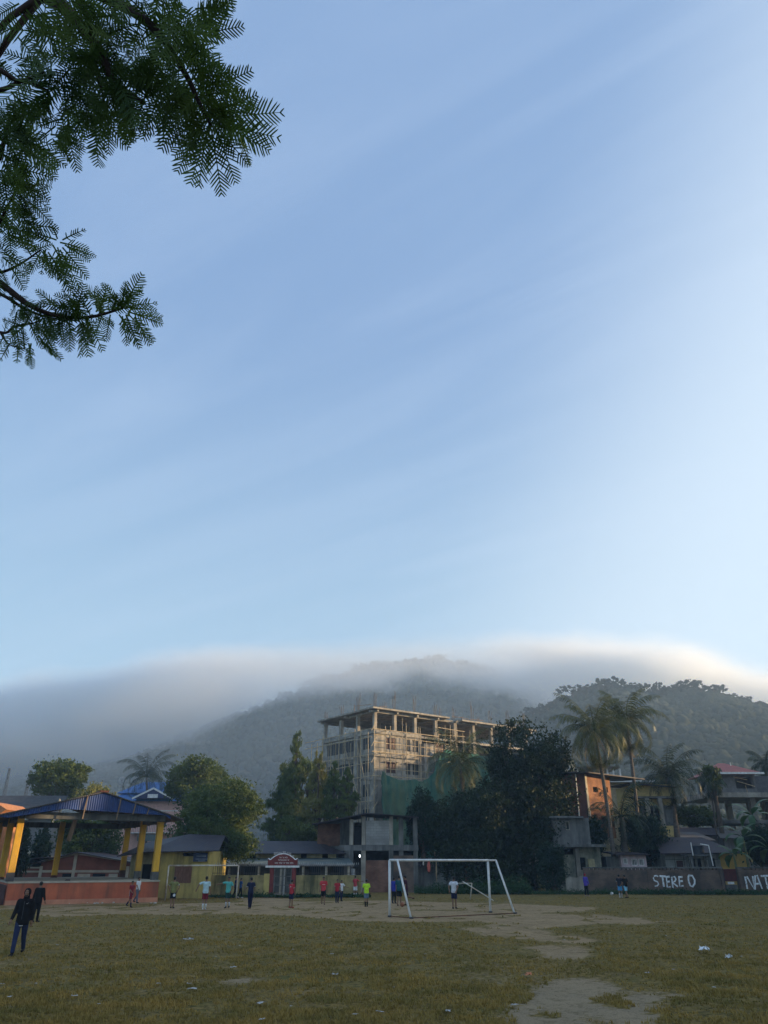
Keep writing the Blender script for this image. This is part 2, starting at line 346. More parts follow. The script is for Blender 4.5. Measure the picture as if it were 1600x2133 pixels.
# ================================================================ ground, dirt, grass, litter
def inpoly(x, y, poly):
    r = np.zeros(x.shape, bool); n = len(poly); j = n - 1
    for i in range(n):
        xi, yi = poly[i]; xj, yj = poly[j]
        c = ((yi > y) != (yj > y)) & (x < (xj - xi) * (y - yi) / (yj - yi + 1e-9) + xi); r ^= c; j = i
    return r
DIRT = [
 [(40,1897),(120,1889),(330,1883),(560,1877),(760,1875),(900,1877),(1040,1880),(1170,1886),(1250,1890),(1180,1897),(1060,1907),(1120,1915),(960,1917),(820,1918),(700,1912),(620,1906),(480,1900),(300,1903),(150,1907),(60,1905)],
 [(0,1893),(0,1880),(330,1874),(340,1880),(120,1887)],
 [(930,1912),(1100,1903),(1250,1904),(1330,1909),(1410,1918),(1330,1925),(1260,1921),(1190,1925),(1100,1935),(1210,1950),(1240,1962),(1140,1961),(1040,1950),(965,1936),(1010,1930),(1040,1922)],
 [(1090,1973),(1150,1966),(1200,1972),(1215,1990),(1195,2005),(1160,1998),(1110,1988)],
 [(1175,2040),(1215,2030),(1245,2052),(1275,2072),(1265,2100),(1210,2118),(1190,2170),(1040,2170),(1080,2120),(1115,2080),(1130,2060)],
 [(1322,2070),(1384,2058),(1390,2100),(1385,2230),(1265,2230),(1300,2110)],
 [(125,2008),(135,2007),(300,2033),(420,2046),(530,2058),(640,2076),(745,2092),(740,2096),(620,2082),(520,2066),(300,2038),(180,2020)],
 [(520,1866),(620,1872),(620,1878),(500,1877)],
]
DP = [[(gnd(px, py).x, gnd(px, py).y) for px, py in p] for p in DIRT]
gx0, gx1, gy0, gy1, gs = -46.0, 52.0, 9.0, 82.0, .22
XS = np.arange(gx0, gx1, gs); YS = np.arange(gy0, gy1, gs); GX, GY = np.meshgrid(XS, YS)
D = np.zeros(GX.shape)
for p in DP: D = np.maximum(D, inpoly(GX + (vnoise(GX, GY, 1.6, 21) - .5) * 1.5, GY + (vnoise(GX, GY, 2.2, 31) - .5) * 3.4, p).astype(float))
for _ in range(5):
    D = (D + np.roll(D, 1, 0) + np.roll(D, -1, 0) + np.roll(D, 1, 1) + np.roll(D, -1, 1)) / 5
# worn thin areas away from the bare patches
worn = np.clip((vnoise(GX, GY, 3.2, 41) - .64) * 3, 0, .30)
D = np.clip(D * 1.3, 0, 1); D = np.maximum(D, worn)
# dirt also has tufts left in it
D = np.clip(D - np.clip((vnoise(GX, GY * .6, .7, 55) - .56) * 6, 0, 1), 0, 1)
GZ = (vnoise(GX, GY, .5, 61) - .5) * .05 * (1 - D) + (vnoise(GX, GY, 6, 71) - .5) * .08 - .03
edge = np.clip(np.minimum.reduce([GX - gx0, gx1 - GX, GY - gy0, gy1 - GY]) / 2, 0, 1); GZ = GZ * edge + .0
def dirt_at(x, y):
    i = np.clip(((y - gy0) / gs).astype(int), 0, D.shape[0] - 1); j = np.clip(((x - gx0) / gs).astype(int), 0, D.shape[1] - 1); return D[i, j], GZ[i, j]

def ground_mat():
    m = bpy.data.materials.new('field_ground'); m.use_nodes = True; t = m.node_tree; N = t.nodes; L = t.links; b = N['Principled BSDF']
    b.inputs['Roughness'].default_value = 1; b.inputs['Specular IOR Level'].default_value = .05
    tc = N.new('ShaderNodeTexCoord')
    def nz(s, d=6, r=.6, st=None):
        v = tc.outputs['Object']
        if st: mp = N.new('ShaderNodeMapping'); mp.inputs['Scale'].default_value = st; L.new(v, mp.inputs[0]); v = mp.outputs[0]
        n = N.new('ShaderNodeTexNoise'); n.inputs['Scale'].default_value = s; n.inputs['Detail'].default_value = d; n.inputs['Roughness'].default_value = r; L.new(v, n.inputs['Vector']); return n.outputs[0]
    def mr(v, a, b_, c=0, d=1):
        n = N.new('ShaderNodeMapRange'); n.inputs['From Min'].default_value = a; n.inputs['From Max'].default_value = b_; n.inputs['To Min'].default_value = c; n.inputs['To Max'].default_value = d; L.new(v, n.inputs['Value']); return n.outputs[0]
    def mix(f, a, c):
        n = N.new('ShaderNodeMix'); n.data_type = 'RGBA'; L.new(f, n.inputs['Factor'])
        for i, v in ((6, a), (7, c)):
            if isinstance(v, tuple): n.inputs[i].default_value = (*v, 1)
            else: L.new(v, n.inputs[i])
        return n.outputs[2]
    g = mix(mr(nz(.35), .38, .62), (.25, .165, .050), (.145, .132, .040))
    g = mix(mr(nz(.9, 8, .7), .48, .64), g, (.17, .125, .055))
    g = mix(mr(nz(2.4, 8, .7), .40, .62), g, (.30, .205, .075))
    g = mix(mr(nz(9, 8, .75), .47, .62), g, (.06, .055, .022))
    d = mix(mr(nz(.8, 8, .65), .35, .65), (.43, .29, .155), (.30, .205, .11))
    d = mix(mr(nz(14, 6, .7), .56, .70), d, (.52, .39, .25))
    sy = N.new('ShaderNodeSeparateXYZ'); L.new(tc.outputs['Object'], sy.inputs[0]); d = mix(mr(sy.outputs[1], 27, 17, 0, .55), d, (.33, .275, .19)); d = mix(mr(nz(3.2, 9, .78), .50, .66, 0, .75), d, (.17, .13, .065)); d = mix(mr(nz(22, 7, .8), .54, .62, 0, .8), d, (.09, .075, .05))   # greyer ash-like soil at this end
    at_ = N.new('ShaderNodeAttribute'); at_.attribute_name = 'bare'
    ad = N.new('ShaderNodeMath'); ad.operation = 'ADD'; L.new(at_.outputs['Fac'], ad.inputs[0]); L.new(mr(nz(5, 8, .75), .28, .72, -.6, .6), ad.inputs[1])
    L.new(mix(mr(ad.outputs[0], .30, .72), g, d), b.inputs['Base Color'])
    bp = N.new('ShaderNodeBump'); bp.inputs['Strength'].default_value = 1.0; bp.inputs['Distance'].default_value = .06; L.new(nz(11, 8, .75), bp.inputs['Height']); L.new(bp.outputs[0], b.inputs['Normal'])
    return m
m_ground = ground_mat()
nx_, ny_ = len(XS), len(YS); ii = np.arange(nx_ * ny_).reshape(ny_, nx_)
o = npmesh('ground', np.stack([GX.ravel(), GY.ravel(), GZ.ravel()], 1), np.stack([ii[:-1, :-1].ravel(), ii[:-1, 1:].ravel(), ii[1:, 1:].ravel(), ii[1:, :-1].ravel()], 1), m_ground, smooth=True)
at2 = o.data.attributes.new('bare', 'FLOAT', 'POINT'); at2.data.foreach_set('value', D.ravel().astype(np.float32)); tag(o, kind='structure')
# far ground around the detailed field sheet (a frame, so nothing overlaps)
fr = MB()
X0, X1, Y0, Y1 = XS[0], XS[-1], YS[0], YS[-1]
for (a, b, c, d) in ((-915, X0, -55, 1050), (X1, 650, -55, 1050), (X0, X1, -55, Y0), (X0, X1, Y1, 1050)): fr.add([(a, c, 0), (b, c, 0), (b, d, 0), (a, d, 0)], [(0, 1, 2, 3)])
tag(fr.build('ground', mat('outer_ground', (.07, .065, .03), var=.5, scale=.3, col2=(.04, .05, .018), rough=1, spec=0)), kind='structure')

# grass blades
m_grass = mat('grass_blades', (.37, .245, .066), var=.5, scale=.7, col2=(.19, .155, .045), rough=.8, spec=.15, contrast=(.36, .62), trans=.2)
def grass(n, ymin, ymax, hgt, seed, name='grass', mm=None, label='short dry olive grass over the playing field'):
    g = np.random.default_rng(seed)
    u_ = g.random(n); y = 1 / (1 / ymin + u_ * (1 / ymax - 1 / ymin)); x = g.uniform(-.60, .60, n) * y * .93
    d, z = dirt_at(x, y); cl = vnoise(x, y, .8, 81)
    ok = (g.random(n) > d * 1.5) & (cl + g.uniform(-.2, .2, n) > .42); x, y, z, cl = x[ok], y[ok], z[ok], cl[ok]; n = len(x)
    h = hgt * g.uniform(.5, 1.3, n) * (.6 + cl); nb = 5
    X = np.repeat(x, nb) + g.normal(0, .025, n * nb); Yv = np.repeat(y, nb) + g.normal(0, .025, n * nb); Zv = np.repeat(z, nb) - .005; H = np.repeat(h, nb) * g.uniform(.6, 1.2, n * nb)
    a = g.uniform(0, 6.28, n * nb); lean = g.uniform(.2, 1.0, n * nb); w = g.uniform(.006, .012, n * nb) * (1 + Yv / 35)
    V = np.zeros((n * nb, 3, 3)); dx, dy = np.cos(a), np.sin(a)
    V[:, 0] = np.stack([X - dy * w, Yv + dx * w, Zv], 1); V[:, 1] = np.stack([X + dy * w, Yv - dx * w, Zv], 1); V[:, 2] = np.stack([X + dx * H * lean, Yv + dy * H * lean, Zv + H], 1)
    Fc = np.arange(n * nb * 3).reshape(-1, 3); return tag(npmesh(name, V.reshape(-1, 3), Fc, mm or m_grass), label, 'grass', kind='stuff')
grass(78000, 11.5, 62, .055, 5)
# weeds along the foot of the far walls
m_weed = mat('weed_leaves', (.028, .075, .022), var=.5, scale=1.2, col2=(.015, .042, .018), rough=.7, spec=.2)
def leafcloud(pts, size, seed, droop=0.0, aspect=.5, updir=None):
    """n leaf cards (quads folded to 2 tris avoided) at points -> verts, faces"""
    g = np.random.default_rng(seed); n = len(pts); s = size * g.uniform(.6, 1.4, n)
    d = g.normal(0, 1, (n, 3)); d[:, 2] -= droop; d /= np.linalg.norm(d, axis=1)[:, None]
    q = g.normal(0, 1, (n, 3)); w = np.cross(d, q); w /= np.linalg.norm(w, axis=1)[:, None] + 1e-9
    A = pts - d * (s * .5)[:, None]; C = pts + d * (s * .5)[:, None]; W = w * (s * aspect * .5)[:, None]; M_ = pts
    V = np.stack([A, M_ + W, C, M_ - W], 1); return V.reshape(-1, 3), np.arange(n * 4).reshape(-1, 4)
def weeds(n, x0, x1, y0, y1, h, seed, label):
    g = np.random.default_rng(seed); x = g.uniform(x0, x1, n); y = g.uniform(y0, y1, n); k = vnoise(x, y, 1.5, seed)
    p = np.stack([x, y, np.abs(g.normal(0, .5, n)) * h * (k * 1.6) + .02], 1); V, Fc = leafcloud(p, .16, seed)
    return tag(npmesh('weeds', V, Fc, m_weed), label, 'weeds', kind='stuff')
weeds(9000, 2.5, 12.0, 67.2, 70.4, .9, 91, 'low dark green weeds behind the white goal')
weeds(14000, 12.0, 40.0, 66.2, 68.6, .32, 92, 'low green weeds along the foot of the brick boundary wall')
weeds(4000, -17.0, -1.0, 61.3, 62.3, .2, 93, 'thin weeds along the foot of the mossy wall')

# litter: individually placed scraps
m_paper = mat('litter_paper', (.46, .45, .43), var=.3, rough=.8)
m_plastic = mat('litter_plastic', (.72, .75, .78), var=.15, rough=.35, spec=.5)
m_orange = mat('litter_orange', (.55, .16, .05), var=.3, rough=.6)
def scrap(px, py, w, m, seed, name='litter_scrap', label='small white paper scrap lying on the grass', cat='litter', group='white scraps strewn over the field', hh=.5):
    g = random.Random(seed); p = gnd(px, py); mb = MB(); k = 5; vs = []
    for j in range(k):
        for i in range(k):
            vs.append(((i / (k - 1) - .5) * w + g.uniform(-.1, .1) * w, (j / (k - 1) - .5) * w * .55 + g.uniform(-.08, .08) * w, .03 + abs(g.gauss(0, .5)) * w * .3 * hh))
    fs = [(j * k + i, j * k + i + 1, (j + 1) * k + i + 1, (j + 1) * k + i) for j in range(k - 1) for i in range(k - 1) if g.random() > .12]
    mb.add(vs, fs); o = mb.build(name, m, fix=False); o.location = (p.x, p.y, 0); o.rotation_euler = (0, 0, g.uniform(0, 3.1)); return tag(o, label, cat, group)
for i, (px, py, w) in enumerate([(119,1971,.2),(183,1920,.2),(485,2018,.32),(400,2064,.34),(543,2094,.38),(691,1990,.2),(696,2033,.34),(686,1956,.26),(133,1925,.2),(240,1938,.16),(75,2052,.18),(155,2078,.2),(3,2053,.2),(20,2080,.2),(393,2052,.18),(450,1995,.14),(500,1972,.14),(610,1980,.15),(790,2112,.26),(933,2110,.3),(1072,2097,.26),(886,1990,.18),(1349,2030,.28),(1403,2022,.16),(1488,2060,.2),(1270,1945,.16),(1176,1960,.18),(330,2052,.16),(605,2100,.14),(860,1935,.14),(1388,1951,.2),(740,2117,.2),(1545,1995,.15),(205,2095,.13),(820,2060,.13),(545,2128,.2)]):
    scrap(px, py, w * .55, m_paper, i + 100, label='small white paper scrap on ' + ('left' if px < 700 else 'middle' if px < 1000 else 'right') + (' grass close to the camera' if py > 2040 else ' grass far up the field' if py < 1965 else ' grass halfway up the field'))
scrap(391, 1959, .34, m_paper, 3, label='flat torn white paper on grass left of centre field', group=None)
scrap(1468, 1984, .48, m_plastic, 4, 'plastic_bag', 'large crumpled white plastic bag on grass at right', 'plastic bag', None, 1.2)
scrap(1518, 1998, .26, m_plastic, 5, 'plastic_bag', 'small white plastic bag just right of the large crumpled one', 'plastic bag', None, 1.0)
scrap(1101, 2033, .30, m_orange, 6, 'snack_wrapper', 'orange wrapper on the grass beside the bare patch', 'wrapper', None, .6)
m_stone = mat('rubble_stone', (.42, .38, .33), var=.3, scale=6)
g_ = random.Random(4)
for i in range(34):
    px = g_.choice([g_.uniform(125, 210), g_.uniform(120, 330)]); py = g_.uniform(1876, 1883); p = gnd(px, py); r = g_.uniform(.04, .13)
    v, f = ico(1); o = MB().add([(a[0] * r * g_.uniform(.7, 1.2), a[1] * r * g_.uniform(.7, 1.2), a[2] * r * .6 * g_.uniform(.7, 1.2)) for a in v], [tuple(int(q) for q in ff) for ff in f]).build('rubble_piece', m_stone)
    o.location = (p.x, p.y, .03); tag(o, 'pale broken stone at the foot of the orange stage', 'rubble', 'pale rubble pieces in front of the stage')
# football next to the wall, football at the stage
def ball(px, py, label, r=.11, m=None, dz=0):
    p = gnd(px, py); me = MB(); v, f = ico(3); o = me.add([tuple(a * r) for a in v], [tuple(int(q) for q in ff) for ff in f]).build('football', m, smooth=True)
    o.location = (p.x, p.y, r + dz); return tag(o, label, 'football')
m_ball = mat('ball_skin', (.75, .75, .72), var=.6, scale=9, rough=.4, contrast=(.48, .52)); m_ball2 = mat('ball_skin_brown', (.30, .12, .06), var=.4, scale=9, rough=.5)
ball(1275, 1865, 'white football on the weeds in front of the brick wall', .12, m_ball)
ball(778, 1857, 'small white ball behind the boy in the lime shirt', .12, m_ball)
ball(287, 1877, 'white football at the feet of the two players by the stage', .12, m_ball)
ball(838, 1889, 'brown football between the two players at the goal', .13, m_ball2)
# ================================================================ trees
def lm(name, c1, c2, **k): return mat(name, c1, var=.4, scale=.45, col2=c2, rough=.6, spec=.25, contrast=(.36, .64), trans=.25, **k)
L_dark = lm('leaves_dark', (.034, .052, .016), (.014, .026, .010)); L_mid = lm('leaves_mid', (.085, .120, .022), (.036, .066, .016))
L_olive = lm('leaves_olive', (.115, .145, .032), (.045, .080, .022)); L_yel = lm('leaves_yellow', (.24, .22, .055), (.12, .14, .035)); L_blue = lm('leaves_blue', (.030, .060, .028), (.014, .034, .020))
m_bark = mat('bark', (.10, .08, .06), var=.45, scale=4, rough=.95, spec=.05, bump=.6, bscale=18, stretch=(1, 1, .3))
def tree(name, label, cat, base, trunk_h, blobs, nleaf, size, m, seed, group=None, droop=.3, aspect=.5, shell=.55, tr=.25, clump=1.0):
    """blobs: list of (dx, dy, z, rx, ry, rz) crown lobes relative to base"""
    g = np.random.default_rng(seed); root = thing(name, label, cat, base, 0, group)
    vol = np.array([b[3] * b[4] * b[5] for b in blobs]) ** .8; vol = vol / vol.sum(); pts = []
    mb = MB(); mb.tube([(0, 0, -.1), (.05, 0, trunk_h * .5), (0, .05, trunk_h)], [tr * 1.35, tr, tr * .8], 9)
    for bi, b in enumerate(blobs):
        n = int(nleaf * vol[bi]); nc = max(6, int(n / 55)); c = np.array(b[:3]); r = np.array(b[3:])
        d = g.normal(0, 1, (nc, 3)); d /= np.linalg.norm(d, axis=1)[:, None]; rad = g.uniform(shell, 1.04, nc) ** .7
        cc = c + d * r * rad[:, None] + g.normal(0, .06, (nc, 3)) * r
        k = g.integers(0, nc, n); cs = g.uniform(.5, 1.5, nc)[k]
        pts.append(cc[k] + g.normal(0, 1, (n, 3)) * (np.minimum(r, 2.2) * .17 * clump * cs[:, None]))
        e = Vector(c) ; mb.tube([(0, 0, trunk_h * .75), ((e.x) * .5, e.y * .5, (trunk_h + e.z) * .5), (e.x, e.y, e.z)], [tr * .6, tr * .38, tr * .15], 6)
        for q in range(0, min(nc, 7)): mb.tube([tuple(e * .75 + Vector((0, 0, trunk_h * .2))), tuple(cc[q])], [tr * .2, tr * .05], 5)
    p = np.concatenate(pts); p = p[p[:, 2] > .15]
    V, Fc = leafcloud(p, size, seed + 1, droop, aspect); npmesh('crown', V, Fc, m, root)
    mb.build('trunk', m_bark, root, smooth=True); return root
def T(name, label, cat, px, Y, top, bot, wpx, n, size, m, seed, lobes=None, rnd_lobes=0, group=None, z0=0.0, **k):
    """a tree whose crown spans pixels: centre px, top row, bottom row, width in px at distance Y"""
    c = at(px, (top + bot) / 2, Y); zt_ = zat(px, top, Y) - z0; zb_ = zat(px, bot, Y) - z0; hw = (xat(px + wpx / 2, top, Y) - xat(px - wpx / 2, top, Y)) / 2
    base = (c.x, Y, z0); zc_ = (zt_ + zb_) / 2; hz = (zt_ - zb_) / 2
    g = random.Random(seed)
    bl = [(a * hw, b_ * hw, zc_ + c_ * hz, r1 * hw, r1 * hw * .9, r2 * hz) for (a, b_, c_, r1, r2) in (lobes or [(0, 0, 0, .75, .8)])]
    for i in range(rnd_lobes):
        a = g.uniform(0, 6.28); rr = g.uniform(.35, .72); cz = g.uniform(-.6, .65); bl.append((math.cos(a) * rr * hw, math.sin(a) * rr * hw, zc_ + cz * hz, hw * g.uniform(.25, .42), hw * g.uniform(.25, .4), hz * g.uniform(.22, .36)))
    return tree(name, label, cat, base, max(.8, zb_ + hz * .5), bl, n, size, m, seed, group, **k)
# left side
T('dome_tree', 'round dense green tree behind the stage roof at left', 'tree', 121, 96, 1579, 1672, 122, 16000, .34, L_mid, 11, rnd_lobes=8)
T('leafy_tree', 'pale yellow green tree between the round tree and the blue roofs', 'tree', 190, 92, 1626, 1700, 90, 5000, .30, L_yel, 12, rnd_lobes=5)
T('dome_tree', 'dome shaped dark tree rising behind the feathery tree', 'tree', 404, 98, 1576, 1700, 150, 18000, .34, L_mid, 13, rnd_lobes=8)
T('feathery_tree', 'large feathery tree leaning over the yellow hut and school roof', 'tree', 456, 68, 1618, 1800, 196, 46000, .21, L_olive, 14, lobes=[(0, 0, -.1, .62, .7), (-.55, 0, -.25, .42, .35), (.2, .1, .55, .5, .4), (.6, 0, .3, .32, .35), (-.3, .1, .45, .4, .35), (.35, -.2, -.6, .5, .38), (-.1, -.3, -.55, .45, .35)], rnd_lobes=12, clump=.85)
T('garden_tree', 'bushy green tree seen through the stage between its yellow columns', 'tree', 185, 84, 1700, 1800, 160, 15000, .28, L_mid, 15, rnd_lobes=8)
T('garden_tree', 'small dark conical tree against the grey tiled wall', 'tree', 88, 78, 1716, 1800, 42, 5000, .22, L_blue, 16, lobes=[(0, 0, .4, .45, .5), (0, 0, -.3, .85, .7)])
T('garden_tree', 'dark shrub growing between the two left yellow columns', 'tree', 45, 72, 1720, 1830, 40, 5000, .22, L_blue, 17, lobes=[(0, 0, .3, .6, .6), (0, 0, -.4, .8, .6)])
# drooping mast trees
def mast(label, px, Y, top, bot, w, seed, n, m):
    g = random.Random(seed); lob = []
    k = 9
    for i in range(k):
        f = i / (k - 1); rr = g.uniform(.45, .85) * (.45 + .55 * min(1, f * 2.2))
        lob.append((g.uniform(-.35, .35) * min(1, f * 2), g.uniform(-.3, .3), 1 - 2 * f * .93 - .05, rr, g.uniform(.10, .2)))
    for _ in range(4): f = g.uniform(.25, .85); lob.append((g.choice((-.75, .75)) * g.uniform(.7, 1.1), g.uniform(-.3, .3), 1 - 2 * f, .28, .17))
    return T('mast_tree', label, 'tree', px, Y, top, bot, w, n, .34, m, seed, lobes=lob, group='drooping mast trees before the unfinished tower', droop=2.2, aspect=.28, shell=.5, clump=1.1)
mast('tallest drooping mast tree, its spire the highest left of the tower', 616, 88, 1536, 1745, 78, 31, 17000, L_olive)
mast('slim drooping mast tree in front of the tower left corner', 662, 86, 1572, 1745, 58, 32, 11000, L_yel)
mast('ragged drooping mast tree covering the tower shaded face', 694, 85, 1592, 1740, 54, 33, 9000, L_olive)
mast('short drooping mast tree at the right end of its row', 724, 84, 1604, 1700, 44, 34, 6000, L_olive)
mast('broad dark drooping mast tree at the left end of its row', 590, 90, 1600, 1750, 76, 35, 15000, L_mid)
T('garden_tree', 'light green bush above the school roof below the mast trees', 'tree', 605, 78, 1700, 1765, 60, 5000, .25, L_olive, 36, rnd_lobes=4)
T('garden_tree', 'light green bush beside the bare brick upper room', 'tree', 640, 79, 1712, 1765, 45, 4000, .25, L_olive, 37, rnd_lobes=4)
# the dark mass behind the goal
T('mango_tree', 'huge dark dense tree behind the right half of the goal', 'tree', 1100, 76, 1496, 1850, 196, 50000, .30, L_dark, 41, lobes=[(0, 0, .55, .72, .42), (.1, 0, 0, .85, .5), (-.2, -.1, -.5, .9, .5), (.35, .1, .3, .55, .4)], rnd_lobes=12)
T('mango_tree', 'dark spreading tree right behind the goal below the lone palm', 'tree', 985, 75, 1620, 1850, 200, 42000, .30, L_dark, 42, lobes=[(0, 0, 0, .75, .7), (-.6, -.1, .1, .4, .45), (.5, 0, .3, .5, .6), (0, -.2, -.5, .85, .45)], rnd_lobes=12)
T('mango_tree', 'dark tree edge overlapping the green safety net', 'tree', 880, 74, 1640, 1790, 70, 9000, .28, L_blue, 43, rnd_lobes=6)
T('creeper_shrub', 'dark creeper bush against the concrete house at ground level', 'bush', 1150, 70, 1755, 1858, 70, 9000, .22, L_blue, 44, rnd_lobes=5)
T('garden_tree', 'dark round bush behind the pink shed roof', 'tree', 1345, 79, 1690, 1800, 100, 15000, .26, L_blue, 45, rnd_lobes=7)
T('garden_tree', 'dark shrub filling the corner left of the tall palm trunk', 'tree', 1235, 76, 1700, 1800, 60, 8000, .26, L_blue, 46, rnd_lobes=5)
T('areca_cluster', 'small leafy tree beside the red roofed house', 'tree', 1483, 86, 1592, 1650, 36, 4000, .3, L_mid, 47, rnd_lobes=4)
T('garden_tree', 'bushes on the slope under the red roofed house', 'bush', 1440, 92, 1680, 1722, 130, 8000, .28, L_mid, 48, rnd_lobes=6)
T('garden_tree', 'dark bush at the right edge under the banana leaves', 'bush', 1590, 76, 1720, 1810, 90, 9000, .26, L_blue, 49, rnd_lobes=5)

# palms
m_palm = mat('palm_leaf', (.115, .120, .030), var=.4, scale=.6, col2=(.035, .052, .016), rough=.5, spec=.3, trans=.12)
m_palmd = mat('palm_leaf_dark', (.034, .056, .020), var=.4, scale=.6, col2=(.014, .028, .012), rough=.5, spec=.3, trans=.12)
m_palmdry = mat('palm_leaf_dry', (.22, .15, .07), var=.4, scale=1, rough=.8)
m_ptrunk = mat('palm_trunk', (.13, .11, .09), var=.4, scale=2, rough=.95, spec=.05, stretch=(1, 1, 6))
def frond(V, Fc, g, az, el, Lf, drop, npair=31, lw=.062, ll=1.05, droopl=.8, org=(0, 0, 0)):
    """append one frond: arching rachis and drooping leaflets"""
    n = 12; p = np.array(org, float); pts = [p.copy()]; e = el
    for i in range(n):
        e -= drop * (1 + i * .28) / n; p = p + np.array([math.cos(az) * math.cos(e), math.sin(az) * math.cos(e), math.sin(e)]) * Lf / n; pts.append(p.copy())
    pts = np.array(pts); side = np.array([-math.sin(az), math.cos(az), 0])
    for i in range(n):                       # rachis strip (two crossed quads)
        wv = .045 * (1 - i / n) + .008
        for s_ in (side, np.array([0, 0, 1.])):
            b = len(V); V += [pts[i] - s_ * wv, pts[i] + s_ * wv, pts[i + 1] + s_ * wv * .9, pts[i + 1] - s_ * wv * .9]; Fc.append((b, b + 1, b + 2, b + 3))
    for k in range(npair):
        f = .12 + .88 * k / (npair - 1); q = f * n; i = min(int(q), n - 1); c = pts[i] + (pts[i + 1] - pts[i]) * (q - i); t = pts[i + 1] - pts[i]; t /= np.linalg.norm(t)
        L_ = ll * (math.sin(math.pi * min(1, f * .82 + .12)) ** .6) * g.uniform(.8, 1.15)
        for s_ in (1, -1):
            d = side * s_ * .8 + t * .55 + np.array([0, 0, -droopl * g.uniform(.4, 1.3)]); d /= np.linalg.norm(d); d2 = d + np.array([0, 0, -.6 * droopl]); d2 /= np.linalg.norm(d2)
            wv = t * lw * .5; b = len(V); m1 = c + d * L_ * .5; m2 = m1 + d2 * L_ * .5
            V += [c - wv * .6, c + wv * .6, m1 + wv, m1 - wv, m2]; Fc += [(b, b + 1, b + 2, b + 3), (b + 3, b + 2, b + 4, b + 4)]
def palm(label, base, top, Lf, seed, nf=26, mleaf=None, group='coconut palms among the houses', dry=3, tr=.17, bend=.6, spread=1.0, name='coconut_palm', npair=34, nuts=True, z_base=0):
    g = random.Random(seed); bx_, by_ = base[0], base[1]; root = thing(name, label, 'palm tree', (bx_, by_, z_base), 0, group)
    tp = Vector((top[0] - bx_, top[1] - by_, top[2] - z_base)); mb = MB(); pts = []; rad = []; k = 12
    for i in range(k + 1):
        f = i / k; pts.append((tp.x * (f ** 1.3) + math.sin(f * 3.1) * bend * .3, tp.y * f, -.1 + tp.z * f)); rad.append(tr * (1.35 - .55 * f) if i else tr * 1.7)
    mb.tube(pts, rad, 9); mb.build('trunk', m_ptrunk, root, smooth=True)
    V, Fc = [], []
    for i in range(nf):
        f = i / nf; el = R(84) - R(118) * f ** .9 * spread; frond(V, Fc, g, i * 2.399 + g.uniform(-.25, .25), el + g.uniform(-.12, .12), Lf * g.uniform(.85, 1.1), .30 + .95 * f + .3 * g.random(), npair=npair, org=tuple(tp))
    Fc = [f[:4] for f in Fc]
    q = [f for f in Fc if f[2] != f[3]]; t3 = [f[:3] for f in Fc if f[2] == f[3]]
    me = bpy.data.meshes.new('crown'); me.from_pydata([tuple(v) for v in V], [], q + t3); me.materials.append(mleaf or m_palm); link('crown', me, root)
    if dry:
        V, Fc = [], []
        for i in range(dry): frond(V, Fc, g, g.uniform(0, 6.28), R(-38) - g.random() * .5, Lf * .75, .6, npair=22, org=tuple(tp + Vector((0, 0, -.15))), droopl=1.5)
        q = [f for f in Fc if f[2] != f[3]]; t3 = [f[:3] for f in Fc if f[2] == f[3]]
        me = bpy.data.meshes.new('dry_frond'); me.from_pydata([tuple(v) for v in V], [], q + t3); me.materials.append(m_palmdry); link('dry_frond', me, root)
    return root
def PL(label, bpx, Y, tpx, tpy, Lf, seed, zb=0, **k):
    t = at(tpx, tpy, Y); b = at(bpx, 1790, Y); return palm(label, (b.x, Y), (t.x, Y + .3, t.z), Lf, seed, z_base=zb, **k)
PL('tallest foreground coconut palm with full crown, left of the tall pair', 1278, 74, 1240, 1522, 5.0, 51, nf=42)
PL('second tall coconut palm just right of the tallest one', 1334, 80, 1306, 1500, 5.0, 52, nf=36)
PL('shorter thick coconut palm left of the red roofed house', 1412, 84, 1393, 1618, 4.8, 53, nf=38, mleaf=m_palmd, zb=1.0, tr=.3)
PL('lone coconut palm before the green net of the tower', 968, 84, 958, 1592, 5.5, 54, nf=40)
PL('low dark palm with long drooping fronds beside the tall trunk', 1296, 76, 1296, 1700, 4.6, 55, nf=18, mleaf=m_palmd, dry=0, tr=.3, spread=.9)
PL('slender distant palm rising behind the blue roofs', 304, 112, 304, 1618, 5.2, 56, nf=20, mleaf=m_palmd, dry=0, spread=.75)
PL('dark palm at the right edge beyond the red roof', 1592, 98, 1598, 1592, 3.2, 57, nf=18, mleaf=m_palmd, dry=0)
PL('small areca palm beside the red roofed house', 1494, 86, 1480, 1628, 2.2, 58, nf=14, mleaf=m_palmd, dry=1, tr=.09, name='areca_palm')
